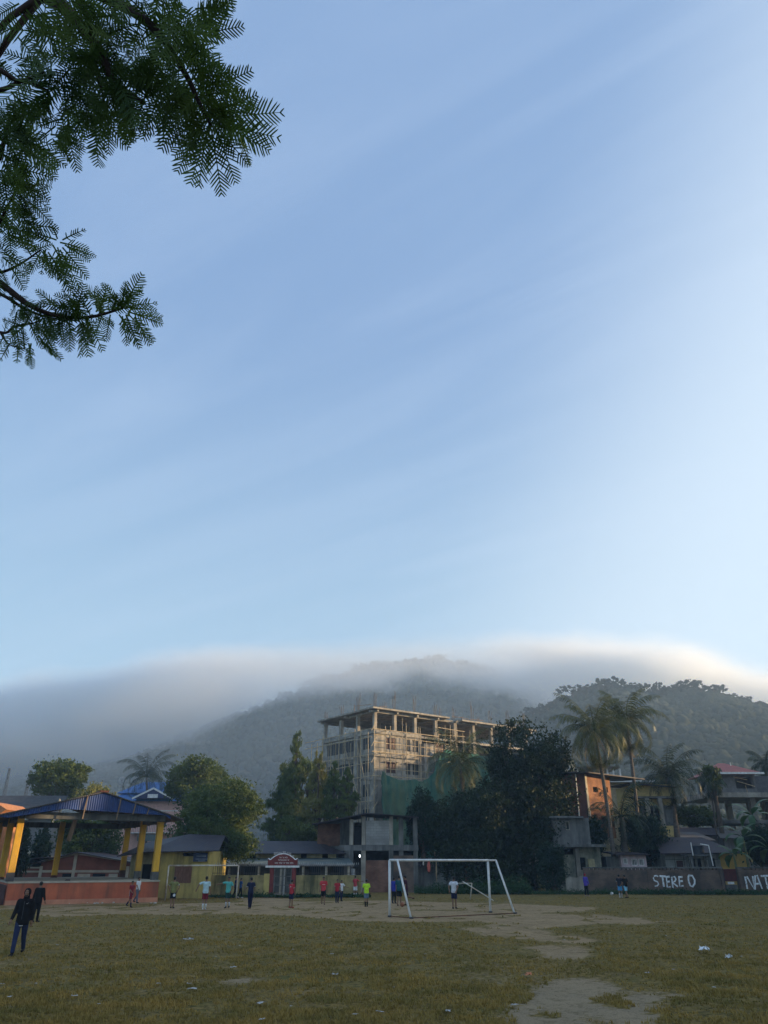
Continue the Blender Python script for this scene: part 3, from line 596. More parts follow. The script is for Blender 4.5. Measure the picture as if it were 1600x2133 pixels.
# banana plants
m_ban = mat('banana_leaf', (.06, .13, .035), var=.35, scale=1.5, col2=(.03, .075, .025), rough=.4, spec=.4, trans=.3)
m_bst = mat('banana_stem', (.12, .14, .06), var=.4, scale=3, rough=.7)
def banana(label, px, Y, topy, seed, n=8, Lf=2.6, z0=0):
    g = random.Random(seed); b = at(px, 1790, Y); H = zat(px, topy, Y) - z0 - Lf * .55; root = thing('banana_plant', label, 'banana plant', (b.x, Y, z0), 0, 'banana plants behind the right boundary wall')
    MB().tube([(0, 0, -.1), (.03, 0, H * .6), (0, 0, H)], [.16, .12, .07], 9).build('stem', m_bst, root, smooth=True)
    for i in range(n):
        az = i * 2.4 + g.uniform(-.3, .3); e = R(78) - R(60) * i / n; p = Vector((0, 0, H - .1)); Ls = Lf * g.uniform(.8, 1.1); k = 12; c = [p.copy()]
        for j in range(k): e -= (.9 + .6 * i / n) / k * (1 + j * .15); p = p + Vector((math.cos(az) * math.cos(e), math.sin(az) * math.cos(e), math.sin(e))) * Ls / k; c.append(p.copy())
        side = Vector((-math.sin(az), math.cos(az), 0)); vs = []; fs = []
        for j, q in enumerate(c):
            f = j / k; w = .30 * math.sin(math.pi * min(1, max(0, (f - .12) / .88)) ** .8) + .02; up = Vector((0, 0, .10 * w / .3))
            jw = w * g.uniform(.85, 1.05); vs += [q - side * jw - up, q, q + side * jw - up]
        for j in range(k): fs += [(3 * j, 3 * j + 1, 3 * j + 4, 3 * j + 3), (3 * j + 1, 3 * j + 2, 3 * j + 5, 3 * j + 4)]
        MB().add(vs, fs).build('leaf', m_ban, root, fix=False, smooth=True)
    return root
banana('tall banana plant with upright leaves at the right edge', 1584, 76, 1660, 61, Lf=3.0)
banana('banana plant leaning over the yellow end of the hut', 1556, 74, 1706, 62, Lf=2.8)
banana('low banana plant behind the brick wall by the rusty gate', 1530, 72, 1748, 63, n=7, Lf=2.2)
banana('banana plant right beside the picture edge above the wall', 1606, 73, 1735, 64, n=7, Lf=2.4)
banana('banana clump under the sunlit brick corner', 1240, 78, 1668, 65, n=7, Lf=2.6)
# ridge trees on the right hill and the far summit
def ridge(px, py, Y, fn, h, seed, label, grp):
    c = at(px, py, Y); z = float(fn(np.array([c.x]), np.array([Y]))[0]) - 1; g = random.Random(seed); r = h * .75
    bl = [(0, 0, h * .66, r * .8, r * .8, h * .14)] + [(g.uniform(-.8, .8) * r, g.uniform(-.5, .5) * r, h * g.uniform(.5, .8), r * g.uniform(.3, .5), r * .42, h * .10) for _ in range(5)]
    return tree('ridge_tree', label, 'tree', (c.x, Y, z), h * .55, bl, 1500, h * .10, m_forest, seed, grp, tr=h * .03)
gr = random.Random(9)
for i, px in enumerate([1112, 1140, 1166, 1192, 1216, 1245, 1275, 1305, 1330, 1362, 1385, 1405, 1432, 1458, 1485, 1512, 1545, 1580]):
    py = np.interp(px, [p[0] for p in HILL_B], [p[1] for p in HILL_B]); ridge(px, py, YB - 6, hillB, gr.uniform(7, 14), 200 + i, ['first','second','third','fourth','fifth','sixth','seventh','eighth','ninth','tenth','eleventh','twelfth','thirteenth','fourteenth','fifteenth','sixteenth','seventeenth','eighteenth'][i] + ' hazy tree from the left along the right hill ridge', 'trees along the right hill ridge')
for i, px in enumerate([590, 650, 684, 748, 792, 905, 990, 1012]):
    py = np.interp(px, [p[0] for p in HILL_A], [p[1] for p in HILL_A]); ridge(px, py, YA - 8, hillA, gr.uniform(10, 17), 240 + i, ['first','second','third','fourth','fifth','sixth','seventh','eighth','ninth','tenth','eleventh','twelfth','thirteenth','fourteenth','fifteenth','sixteenth','seventeenth','eighteenth'][i] + ' misty tree from the left on the far hill crest', 'trees on the far hill crest')
# ================================================================ buildings
conc = mat('concrete', (.34, .31, .26), var=.35, scale=.7, bump=.3, streak=((.14, .13, .11), .6, 1.0), rough=.95, spec=.1)
concd = mat('concrete_dark', (.17, .17, .165), var=.35, scale=.8, bump=.3, streak=((.06, .065, .06), .75, 1.2), rough=.95, spec=.1)
plaster = mat('raw_plaster', (.36, .335, .29), var=.4, scale=.8, bump=.4, streak=((.13, .12, .105), .8, .8), rough=.95, spec=.1)
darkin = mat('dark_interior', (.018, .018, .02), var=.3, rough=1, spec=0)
glass = mat('dark_glass', (.03, .035, .04), var=.5, scale=1.5, rough=.5, spec=.25)
glassr = mat('brown_glass', (.075, .03, .022), var=.4, scale=1.5, rough=.5, spec=.2)
brick = brickmat('red_brick', (.22, .085, .05), (.30, .12, .07), (.20, .18, .15), stain=(.10, .05, .035))
brickw = brickmat('old_brick_wall', (.145, .09, .065), (.20, .12, .085), (.16, .145, .125), stain=(.055, .05, .045))
brick_lit = brickmat('lit_brick', (.30, .13, .065), (.37, .165, .08), (.30, .2, .13), stain=(.17, .09, .06))  # lighter brick, sunlight put into the colour of the right-hand face
block = brickmat('grey_block', (.30, .30, .29), (.36, .36, .35), (.22, .22, .21), bw=.5, bh=.22, stain=(.20, .20, .19))
mossy = mat('mossy_plaster', (.40, .32, .15), var=.35, scale=1.6, col2=(.24, .20, .095), bump=.4, streak=((.06, .065, .038), .85, .8), rough=.95, spec=.05)
yellowp = mat('yellow_plaster', (.56, .45, .15), var=.2, scale=1.1, col2=(.42, .34, .13), streak=((.17, .15, .07), .7, .9), rough=.9, spec=.1)
paley = mat('pale_yellow_plaster', (.44, .38, .22), var=.25, streak=((.2, .2, .12), .5, 1.2), rough=.9)
yellowc = mat('yellow_paint', (.78, .45, .045), var=.12, scale=1.4, col2=(.66, .36, .03), streak=((.36, .21, .05), .6, 1.1), rough=.6, spec=.25)
stagered = mat('stage_red', (.52, .15, .075), var=.3, scale=.8, col2=(.36, .10, .055), streak=((.20, .085, .055), .85, .6), rough=.85, spec=.15)
terra = mat('terracotta', (.20, .075, .05), var=.25, scale=1, rough=.85)
beige = mat('beige_beam', (.42, .38, .30), var=.2, scale=1.5, rough=.9)
white = mat('white_paint', (.74, .74, .72), var=.15, scale=3, streak=((.45, .42, .38), .4, 4.0), rough=.5, spec=.3)
blues = corrmat('blue_sheet', (.022, .066, .23), (.014, .040, .15), .22, rust=(.03, .035, .07))
bluer = corrmat('blue_roof_sheet', (.06, .18, .46), (.04, .12, .34), .25)
darkr = corrmat('dark_roof_sheet', (.045, .04, .055), (.028, .026, .036), .2, rust=(.07, .05, .04))
greyr = corrmat('weathered_roof_sheet', (.12, .12, .12), (.07, .068, .066), .2, rust=(.10, .065, .045))
tealr = corrmat('teal_grey_sheet', (.13, .17, .17), (.085, .115, .12), .2)
redr = corrmat('red_roof_sheet', (.36, .07, .05), (.25, .05, .04), .25)
wood = mat('weathered_wood', (.20, .14, .09), var=.4, scale=5, stretch=(1, 1, .2), rough=.9)
bamboo = mat('bamboo', (.46, .36, .22), var=.3, scale=3, rough=.6)
rust = mat('rusty_iron', (.15, .06, .035), var=.5, scale=4, rough=.8)
iron = mat('dark_iron', (.06, .055, .055), var=.3, rough=.6, spec=.4)
pinkw = mat('pink_plaster', (.70, .42, .36), var=.12, streak=((.5, .32, .28), .4, 1), rough=.85)
pinkl = mat('pale_pink_plaster', (.56, .44, .46), var=.15, streak=((.3, .26, .27), .5, 2), rough=.85)
greyt = brickmat('grey_tile', (.20, .21, .225), (.22, .23, .245), (.15, .155, .165), bw=.6, bh=.5, stain=(.17, .18, .19))
signb = mat('sign_blue', (.03, .05, .12), var=.3, rough=.5)
redp = mat('gate_red', (.20, .042, .038), var=.35, scale=2, streak=((.12, .035, .03), .6, 2), rough=.7)

def wallgrid(mb, x0, x1, z0, z1, y0, y1, holes):
    """wall slab in local XZ with rectangular openings (hx0,hx1,hz0,hz1)"""
    us = sorted({x0, x1, *[h[0] for h in holes], *[h[1] for h in holes]}); us = [u for u in us if x0 <= u <= x1]
    for a, b in zip(us[:-1], us[1:]):
        m = (a + b) / 2; hs = sorted([h for h in holes if h[0] < m < h[1]], key=lambda h: h[2]); z = z0
        for h in hs:
            if h[2] > z + 1e-4: mb.box(a, b, y0, y1, z, h[2])
            z = h[3]
        if z < z1 - 1e-4: mb.box(a, b, y0, y1, z, z1)
def window(parent, x0, x1, z0, z1, y, loc=None, rz=0, bars=2, m=None, fm=None, fr=.06, sill=True, dep=.12):
    """window part facing local -y: glass pane sub-part and frame"""
    mb = MB(); mb.box(x0, x0 + fr, y, y + .06, z0, z1); mb.box(x1 - fr, x1, y, y + .06, z0, z1); mb.box(x0 + fr, x1 - fr, y, y + .06, z1 - fr, z1); mb.box(x0 + fr, x1 - fr, y, y + .06, z0, z0 + fr)
    for i in range(bars): c = x0 + (x1 - x0) * (i + 1) / (bars + 1); mb.box(c - fr * .35, c + fr * .35, y + .01, y + .05, z0 + fr, z1 - fr)
    o = mb.build('window', fm or concd, parent)
    p = MB().box(x0 + .01, x1 - .01, y + .075, y + .10, z0 + .01, z1 - .01).build('pane', m or glass, o)
    if loc: o.location = loc; o.rotation_euler = (0, 0, rz)
    return o

# ---------------------------------------------------------------- unfinished tower
BA = math.atan2(14.2, 19.0)
tw = thing('unfinished_tower', 'tall unfinished concrete apartment tower with open top storey and rebar', 'building', (-1.3, 102.5, 0), BA)
LX, LY = 30.0, 13.0; FL = [.4, 3.4, 6.4, 9.4, 12.4, 15.4, 18.3]; TOPZ = 21.0
rows = [z + .65 for z in FL[:-1]]
# right-hand (sunlit) face, along local X, facing -y
holes = []
for z in rows:
    for (a, b) in ((2.0, 3.7), (5.3, 6.1), (6.5, 7.7), (10.4, 12.0), (14.5, 15.9), (18.0, 19.4), (22.3, 24.0), (26.4, 27.8)): holes.append((a, b, z, z + 1.6))
mb = MB(); wallgrid(mb, 0, 8.2, .0, 18.0, 0, .22, [h for h in holes if h[1] < 8.2]); wallgrid(mb, 8.2, 13.6, 0, 17.3, -.55, -.33, [h for h in holes if 8.2 < h[0] < 13.6]); wallgrid(mb, 13.6, LX, 0, 15.2, 0, .22, [h for h in holes if h[0] > 13.6 and h[3] < 15.2])
mb.box(8.2, 8.4, -.33, 0, 0, 17.3); mb.box(13.4, 13.6, -.33, 0, 0, 17.3)
# left-hand (shaded) face, along local Y, facing -x : openings given along y
lh = [(y0, y1, z, z + 1.6) for z in rows for (y0, y1) in ((1.0, 2.7), (4.6, 11.6))]
m2 = MB(); wallgrid(m2, .22, LY, .0, 17.9, 0, .22, lh)
vv = [(y, x, z) for (x, y, z) in m2.v]; mb.add(vv, [tuple(reversed(f)) for f in m2.f])
mb.box(-.5, 0, 3.3, 4.1, 0, 17.9)                                       # projecting pier
mb.box(LX - .22, LX, .22, LY, 0, 15.2); mb.box(.22, LX - .22, LY - .22, LY, 0, 17)
mb.build('wall', plaster, tw)
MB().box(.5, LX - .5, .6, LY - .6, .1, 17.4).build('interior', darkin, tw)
mb = MB()
for z in FL[1:]: mb.box(-.12, LX, -.12 if z < 18 else -.16, LY, z - .32, z - .02)
for z in FL[1:-1]:
    for (a, b) in ((1.7, 4.0), (5.0, 8.0), (10.1, 12.3)): mb.box(a, b, -.5 if a < 9 else -.95, -.12 if a < 9 else -.55, z - .98, z - .90)
mb.build('floor_slab', conc, tw)
for z in rows:                                                          # window frames: the floors seen above the net
    if z > 11:
        for (a, b) in ((2.0, 3.7), (5.3, 6.1), (6.5, 7.7), (10.4, 12.0)):
            if z < 17: window(tw, a, b, z, z + 1.6, .04 if a < 9 else -.5, bars=2, m=glassr if a in (2.0, 10.4) else glass, fm=concd)
    if z > 5:
        for (y0, y1, nb) in ((1.0, 2.7, 2), (4.6, 11.6, 8)):
            w_ = window(tw, -y1, -y0, z, z + 1.6, .05, bars=nb, fm=conc); w_.rotation_euler = (0, 0, R(-90))
# parapet, columns and beams of the open top storey
mb = MB(); mb.box(0, 8.2, 0, .14, 18.28, 18.5); mb.box(-.05, .09, .14, LY, 18.28, 18.62); mb.build('parapet', plaster, tw)
cols = [(.25, .25), (3.6, .25), (7.2, .25), (11.0, .25), (14.6, .25), (18.3, .25), (22.0, .25), (25.8, .25), (29.5, .25), (.25, 4.2), (.25, 8.4), (.25, 12.6), (5.5, 6.5), (11, 6.5), (18, 6.5), (25, 6.5), (7, 12.6), (14.6, 12.6), (22, 12.6)]
for x, y in cols: MB().box(x - .22, x + .22, y - .22, y + .22, 18.28 if x < 13 else 15.4, TOPZ - .25).build('pillar', conc, tw)
mb = MB(); mb.box(-.7, 13.0, -.7, LY + .5, TOPZ + .12, TOPZ + .34); mb.box(13.0, 15.4, 1.2, LY + .5, TOPZ + .08, TOPZ + .30); mb.box(15.4, LX + 1.2, -.7, LY + .5, TOPZ + .02, TOPZ + .26)
for y in (.25, 6.5, 12.6): mb.box(-.6, LX + 1, y - .14, y + .14, TOPZ - .25, TOPZ + .02)
for x in (.25, 3.6, 7.2, 11, 14.6, 18.3, 22, 25.8, 29.5): mb.box(x - .13, x + .13, -.55, .11, TOPZ - .22, TOPZ + .02); mb.box(x - .13, x + .13, .39, 6.36, TOPZ - .22, TOPZ + .02)
mb.build('roof_slab', conc, tw)
g_ = random.Random(12)
for i, (x, y) in enumerate([c for c in cols if c[1] != 6.5] + [(5.5, 5), (16, 5), (24, 5)]):
    mb = MB(); hh = g_.uniform(1.5, 2.9)
    for (a, b) in ((-.12, -.12), (.12, -.12), (.12, .12), (-.12, .12)):
        h1 = hh * g_.uniform(.75, 1.1); mb.tube([(x + a, y + b, TOPZ + .3), (x + a * 1.2 + g_.uniform(-.06, .06), y + b * 1.2, TOPZ + .3 + h1 * .6), (x + a * 1.5 + g_.uniform(-.14, .14), y + b * 1.3 + g_.uniform(-.1, .1), TOPZ + .3 + h1)], .034, 5)
    mb.build('rebar', iron, tw)
mb = MB()                                                                # roof-edge formwork and loose boards
for i in range(9): x = g_.uniform(0, 28); mb.beam((x, -.75, TOPZ + .42), (x + g_.uniform(1, 3), -.5 + g_.uniform(-.2, .2), TOPZ + .42 + g_.uniform(0, .25)), .10, .04)
mb.beam((-.4, 4, TOPZ + 1.1), (-.3, .3, TOPZ + .8), .06); mb.beam((-.5, 4.1, TOPZ + .3), (-.5, 4.1, TOPZ + 1.3), .06)
mb.build('formwork', wood, tw)

# bamboo scaffold
sc = thing('bamboo_scaffold', 'bamboo pole scaffold tied round the unfinished tower', 'scaffold', (-1.3, 102.5, 0), BA)
def pole(a, b, r=.05): MB().tube([a, ((a[0] + b[0]) / 2 + g_.uniform(-.06, .06), (a[1] + b[1]) / 2 + g_.uniform(-.06, .06), (a[2] + b[2]) / 2), b], r, 6).build('pole', bamboo, sc)
for x in (-.9, .9, 1.8, 4.6, 7.0, 9.4, 10.2, 12.2, 13.8, 14.9, 17.4, 20.5, 24.0): pole((x, -1.35, 0), (x + g_.uniform(-.25, .25), -1.3, g_.uniform(18.4, 20.6)))
for y in (-.6, 1.0, 2.9, 4.8, 6.6, 8.5, 10.3, 12.2, 13.6): pole((-1.4, y, 0), (-1.35 + g_.uniform(-.2, .2), y + g_.uniform(-.3, .3), g_.uniform(17.6, 18.8)))
for z in (3.2, 6.2, 9.2, 12.2, 14.0, 15.2, 17.2, 18.2):
    pole((-1.4, -1.5 + g_.uniform(-.3, .3), z + g_.uniform(-.2, .2)), (-1.4, 14.6 + g_.uniform(-.4, 2), z + g_.uniform(-.2, .3)), .05)
for z in (12.4, 15.4, 18.3): pole((-1.4, -1.4, z), (8 + g_.uniform(0, 6), -1.35, z + g_.uniform(-.1, .2)), .05)
for i, (x, z) in enumerate(((.9, 15.4), (4.6, 15.5), (7, 15.4), (10.2, 16.4), (12.2, 18.4), (14.9, 18.3), (.9, 18.2))): pole((x, -1.5, z), (x + .1, .3 if x < 8 else -.4, z), .045)
for (a, b) in ((-.9, 1.8), (1.8, 4.9), (4.8, 8.5), (8.5, 12.2)):
    pole((-1.45, a, 9 + g_.uniform(0, 2)), (-1.4, b, 15 + g_.uniform(0, 2)), .045)
for (x, z0, z1) in ((10.5, 15.6, 20.5), (12.8, 15.8, 20.2), (14.2, 15.8, 20.8), (16.2, 15.4, 19.8)): pole((x, -.9, z0), (x + g_.uniform(-.5, .5), -.9, z1), .045)
for z in (18.6, 19.6): pole((10.4, -.95, z), (15.5, -.95, z + g_.uniform(-.2, .2)), .05)
for x in (2.8, 3.7, 5.8, 6.4, 8.2, 11.3, 13.0, 16.1): pole((x, -1.3, 8), (x + g_.uniform(-.3, .3), -1.25, g_.uniform(17.4, 20.2)), .035)
for y in (.2, 1.9, 3.9, 5.7, 7.5, 9.4, 11.2): pole((-1.2, y, 4), (-1.2 + g_.uniform(-.2, .2), y + g_.uniform(-.4, .4), g_.uniform(16, 18.6)), .035)
for z in (13.4, 16.6, 17.6): pole((-1.0, -1.2, z), (12 + g_.uniform(0, 3), -1.2, z + g_.uniform(-.3, .3)), .045)
# corner ladder poles
for i in range(9): pole((-1.55, -1.5, 2 + i * 2.0), (-.7 + g_.uniform(-.2, .2), -1.5, 3.3 + i * 2.0), .045)

# green safety net
netm = mat('green_net', (.075, .19, .13), var=.35, scale=.35, col2=(.032, .12, .10), rough=.85, spec=.05, trans=.25, streak=((.15, .20, .12), .8, .3))
def netgrid():
    nu, nv = 110, 60; V = []; Fs = []
    us = np.linspace(-.2, 27, nu); topz = np.interp(us, [-.2, 0, 3, 5, 6.5, 8.5, 9.8, 11, 14, 17, 20, 27], [13.0, 12.9, 12.6, 12.3, 12.4, 13.6, 15.6, 16.6, 16.2, 16.4, 16.0, 16.6])
    bot = np.interp(us, [0, 27], [2.8, 3.0])
    for i, u_ in enumerate(us):
        for j in range(nv):
            f = j / (nv - 1); z = topz[i] + (bot[i] - topz[i]) * f
            yv = -1.8 - .22 * (float(vnoise(u_ * 1.7 + f * 4, f * 9 + u_ * .5, 1.0, 77, 4)) - .5) * 3 - .35 * math.sin(u_ * 1.9 + f * 3.0) * f - .30 * math.sin(u_ * .8 - f * 5) * f - .5 * max(0, math.sin(f * 3.1)) * (u_ > .6) - .12 * math.sin(u_ * 6 + 3 * f)
            if u_ < .6: yv -= .2
            z -= .5 * math.sin(math.pi * ((u_ % 5.2) / 5.2)) * (1 - f) * (u_ < 9)
            V.append((u_, yv, z))
    for i in range(nu - 1):
        for j in range(nv - 1): a = i * nv + j; Fs.append((a, a + nv, a + nv + 1, a + 1))
    return V, Fs
V_, F_ = netgrid(); nt_o = MB().add(V_, F_).build('safety_net', netm, fix=False, smooth=True)
nt_o.location = (-1.3, 102.5, 0); nt_o.rotation_euler = (0, 0, BA); so = nt_o.modifiers.new('s', 'SOLIDIFY'); so.thickness = .02; tag(nt_o, 'torn green safety net draped over the sunlit face of the tower', 'net')

# ---------------------------------------------------------------- stage pavilion
FLp = Vector((xat(9, 1883, 50.5), 50.5, 0)); FRp = Vector((xat(327, 1878, 55), 55, 0)); fd = (FRp - FLp); W = fd.length; SA = math.atan2(fd.y, fd.x)
st = thing('stage_pavilion', 'open air stage with yellow columns under a blue gabled sheet roof', 'stage', tuple(FLp), SA)
DEP = 15.0
def loc_of(p): c, s = math.cos(-SA), math.sin(-SA); q = p - FLp; return Vector((q.x * c - q.y * s, q.x * s + q.y * c, q.z))
plat = MB().box(0, W, 0, DEP, -.15, 1.16).build('platform', stagered, st)
MB().box(-.02, W + .02, -.05, DEP + .02, 1.163, 1.26).build('platform_edge', beige, st)
MB().box(0.0, W, -.10, -.003, -.15, .24).build('plinth', mat('plinth_pale', (.52, .24, .15), var=.25, scale=1, streak=((.36, .17, .10), .5, 1)), st)
MB().box(-6.5, -.03, .5, DEP, -.1, 1.05).build('side_platform', mat('side_dark', (.10, .06, .06), var=.3), st)
colspec = [(22, 51.2, 'k'), (2, 57, 'o'), (-20, 62, 'o'), (113, 64, 'o'), (254, 66, 'b'), (286, 60.0, 'g'), (322, 55.6, 'g')]
for px, Y, kind in colspec:
    b = at(px, 1822, Y); l = loc_of(Vector((b.x, Y, 0))); s = .20; root_z = 1.26
    zb_ = 1.75 if kind in 'kgb' else 1.42
    m = MB().use(yellowc); mm = m
    k = m.box(l.x - s, l.x + s, l.y - s, l.y + s, zb_, 5.25).build('column', yellowc, st, bevel=.02)
    MB().box(l.x - s - .02, l.x + s + .02, l.y - s - .02, l.y + s + .02, root_z, zb_ - .002).build('column_base', {'k': iron, 'g': concd, 'b': brick, 'o': rust}[kind], st)
# roof: ridge runs back from the apex
EL = vxy(-42, 1706, FLp.x, FLp.y, FRp.x, FRp.y); ER = vxy(376, 1703, FLp.x, FLp.y, FRp.x, FRp.y); AP = vxy(212, 1651, FLp.x, FLp.y, FRp.x, FRp.y)
eL, eR, aP = loc_of(EL), loc_of(ER), loc_of(AP); eL.z = 4.75; eR.z = 5.0
y0r, y1r = -1.0, DEP + .8
def slope(n, a, b, m):
    MB().slab([(a.x, y0r, a.z), (b.x, y0r, b.z), (b.x, y1r, b.z), (a.x, y1r, a.z)], .05).build(n, m, st)
slope('roof_sheet', eL, Vector((aP.x - .03, 0, aP.z)), greyr); slope('roof_sheet', Vector((aP.x + .03, 0, aP.z)), eR, greyr)
MB().box(aP.x - .28, aP.x + .28, y0r - .05, y1r, aP.z - .05, aP.z + .06).build('ridge_cap', rust, st)
zl = 5.25
def gz(x): return (eL.z + (aP.z - eL.z) * (x - eL.x) / (aP.x - eL.x)) if x < aP.x else (aP.z + (eR.z - aP.z) * (x - aP.x) / (eR.x - aP.x))
fx0, fx1 = eL.x + .9, eR.x - .9
outl = [(fx0, gz(fx0) - .09), (aP.x, aP.z - .09), (fx1, gz(fx1) - .09), (fx1, gz(fx1) - .28), (W * .97, 5.2), (aP.x + 1, 5.32), (W * .25, 5.42), (fx0 + .6, gz(fx0 + .6) - .32)]
MB().prism([(x, z) for x, z in outl], y0r + .14, y0r + .19).build('gable_panel', blues, st)
MB().box(.2, W - .1, -.1, .35, 4.85, 5.24).build('front_beam', concd, st)
MB().box(.2, W - .1, DEP - .5, DEP - .1, 4.85, 5.24).build('back_beam', concd, st)
MB().box(-.05, .3, .38, DEP - .52, 4.85, 5.2).build('side_beam', concd, st); MB().box(W - .3, W + .05, .38, DEP - .52, 4.85, 5.2).build('side_beam', concd, st)
for (x, dz) in ((W * .40, .0), (W * .63, .0), (W * .74, 0), (W * .84, 0)): MB().beam((x, y0r + .08, gz(x) + .0), (x - .12, y0r + .06, 4.85 + .35 * (x > W * .7)), .07, .05).build('timber_batten', wood, st)
MB().beam((W * .37, .45, 5.2), (W * .345, .75, 3.6), .10, .30).build('hanging_board', wood, st)
for yv in np.arange(0.5, DEP, 2.4): MB().beam((eL.x + .2, yv, eL.z - .12), (aP.x, yv, aP.z - .14), .06, .1).build('rafter', wood, st); MB().beam((aP.x, yv, aP.z - .14), (eR.x - .2, yv, eR.z - .12), .06, .1).build('rafter', wood, st)
sl = loc_of(at(140, 1829, 53)); 

# ---------------------------------------------------------------- brick hall behind the stage
def gable_house(name, label, cat, px0, px1, Y, ztop, wallm, roofm, ridge_px, ridge_z, depth, rz=0, over=.6, group=None):
    x0, x1 = xat(px0, 1790, Y), xat(px1, 1790, Y); root = thing(name, label, cat, (x0, Y, 0), rz, group); w_ = x1 - x0; rx = xat(ridge_px, 1790, Y) - x0
    MB().prism([(0, -.1), (w_, -.1), (w_, ztop), (rx, ridge_z - .1), (0, ztop)], 0, depth).build('wall', wallm, root)
    sl_ = (ridge_z - ztop) / rx; sr = (ridge_z - ztop) / (w_ - rx)
    MB().slab([(-over, -over, ztop - sl_ * over + .02), (rx - .02, -over, ridge_z + .02), (rx - .02, depth + over, ridge_z + .02), (-over, depth + over, ztop - sl_ * over + .02)], .06).build('roof', roofm, root)
    MB().slab([(rx + .02, -over, ridge_z + .02), (w_ + over, -over, ztop - sr * over + .02), (w_ + over, depth + over, ztop - sr * over + .02), (rx + .02, depth + over, ridge_z + .02)], .06).build('roof', roofm, root)
    return root, w_, rx
hz0 = zat(90, 1797, 76)
bh, w_, rx = gable_house('brick_hall', 'low terracotta hall with beige beams seen through the stage', 'building', 88, 272, 76, zat(0, 1800, 76) + .2, terra, darkr, 160, zat(160, 1775, 76), 8)
zz = zat(90, 1815, 76)
mb = MB()
mb.box(0, w_, -.06, -.003, zz - .1, zz + .1)
for f in (0.01, .38, .985): mb.box(w_ * f - .14, w_ * f + .14, -.09, -.063, 0, gzv if (gzv := (2.0 if f in (.01, .985) else zat(160, 1779, 76))) else 0)
mb.beam((0, -.03, hz0 + .1), (rx, -.03, zat(160, 1778, 76)), .16, .05, up=(0, 1, 0)); mb.beam((rx, -.03, zat(160, 1778, 76)), (w_, -.03, hz0 + .1), .16, .05, up=(0, 1, 0))
mb.build('beam_frame', beige, bh)
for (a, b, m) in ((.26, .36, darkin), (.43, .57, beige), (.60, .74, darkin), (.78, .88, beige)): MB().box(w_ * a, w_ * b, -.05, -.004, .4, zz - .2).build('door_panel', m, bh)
lw = MB().box(-3.2, -.02, .4, 6, -.1, zat(60, 1806, 76)).build('side_wing', terra, bh)
MB().slab([(-3.9, -.2, zat(50, 1803, 76)), (-.0, -.2, hz0 + .5), (0, 6.4, hz0 + .5), (-3.9, 6.4, zat(50, 1803, 76))], .06).build('wing_roof', darkr, bh)
mb = MB(); mb.box(-3.2, 0, .33, .39, zat(60, 1806, 76) - .12, zat(60, 1806, 76)); mb.box(-3.2, 0, .33, .39, zz - .1, zz + .05); mb.box(-3.3, -3.2, .3, .5, 0, 2.2); mb.build('wing_beam', beige, bh)

# ---------------------------------------------------------------- grey building at far left
Y = 88; x0, x1 = xat(-60, 1750, Y), xat(103, 1740, Y); gb = thing('grey_house', 'grey tiled house with dark pitched roof at the left edge', 'house', (x0, Y, 0)); w_ = x1 - x0
zt1 = zat(60, 1700, Y); MB().box(0, w_, 0, 9, -.1, zt1).build('wall', greyt, gb)
MB().slab([(-1, -.8, zt1 - .1), (w_ + .6, -.8, zt1 - .1), (w_ - .5, 4.5, zat(40, 1655, Y + 3)), (-1, 4.5, zat(40, 1655, Y + 3))], .12).build('roof', mat('grey_roof', (.065, .068, .075), var=.3, scale=2, rough=.8), gb)
mb = MB().prism([(0, 0), (1.4, 0), (.9, 1.7)], 0, .2); o = mb.build('gable_end', beige, gb); o.location = (w_ - 1.1, 1.5, zt1 + .2)
MB().box(w_ * .62, w_ * .98, -1.2, -.01, zat(80, 1781, Y), zat(80, 1773, Y)).build('balcony_slab', beige, gb)
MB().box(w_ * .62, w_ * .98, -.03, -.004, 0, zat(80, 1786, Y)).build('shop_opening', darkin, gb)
zb_ = zat(20, 1708, Y - 2)
mb = MB()
for i in range(5): xx = xat(3 + i * 7, 1720, Y - 2) - x0; mb.box(xx - .05, xx + .05, -2.1, -2.0, zat(0, 1765, Y - 2), zb_)
mb.box(0, xat(40, 1720, Y - 2) - x0, -2.12, -1.98, zb_, zb_ + .25); mb.box(0, xat(34, 1720, Y - 2) - x0, -2.1, -2.0, zat(0, 1745, Y - 2) - .4, zat(0, 1745, Y - 2)); mb.box(0, xat(40, 1720, Y - 2) - x0, -2.0, -.01, zb_ + .05, zb_ + .2)
mb.build('veranda', white, gb)
Yo = 66; og = thing('orange_house', 'sunlit orange gable just inside the left edge', 'house', (xat(-70, 1790, Yo), Yo, 0)); wo = xat(14, 1685, Yo) - xat(-70, 1790, Yo)
MB().prism([(0, -.1), (wo - .8, -.1), (wo - .8, zat(0, 1700, Yo)), (wo, zat(10, 1686, Yo)), (wo * .6, zat(0, 1672, Yo)), (0, zat(0, 1665, Yo))], 0, 5).build('wall', mat('orange_plaster', (.45, .2, .09), var=.2), og)

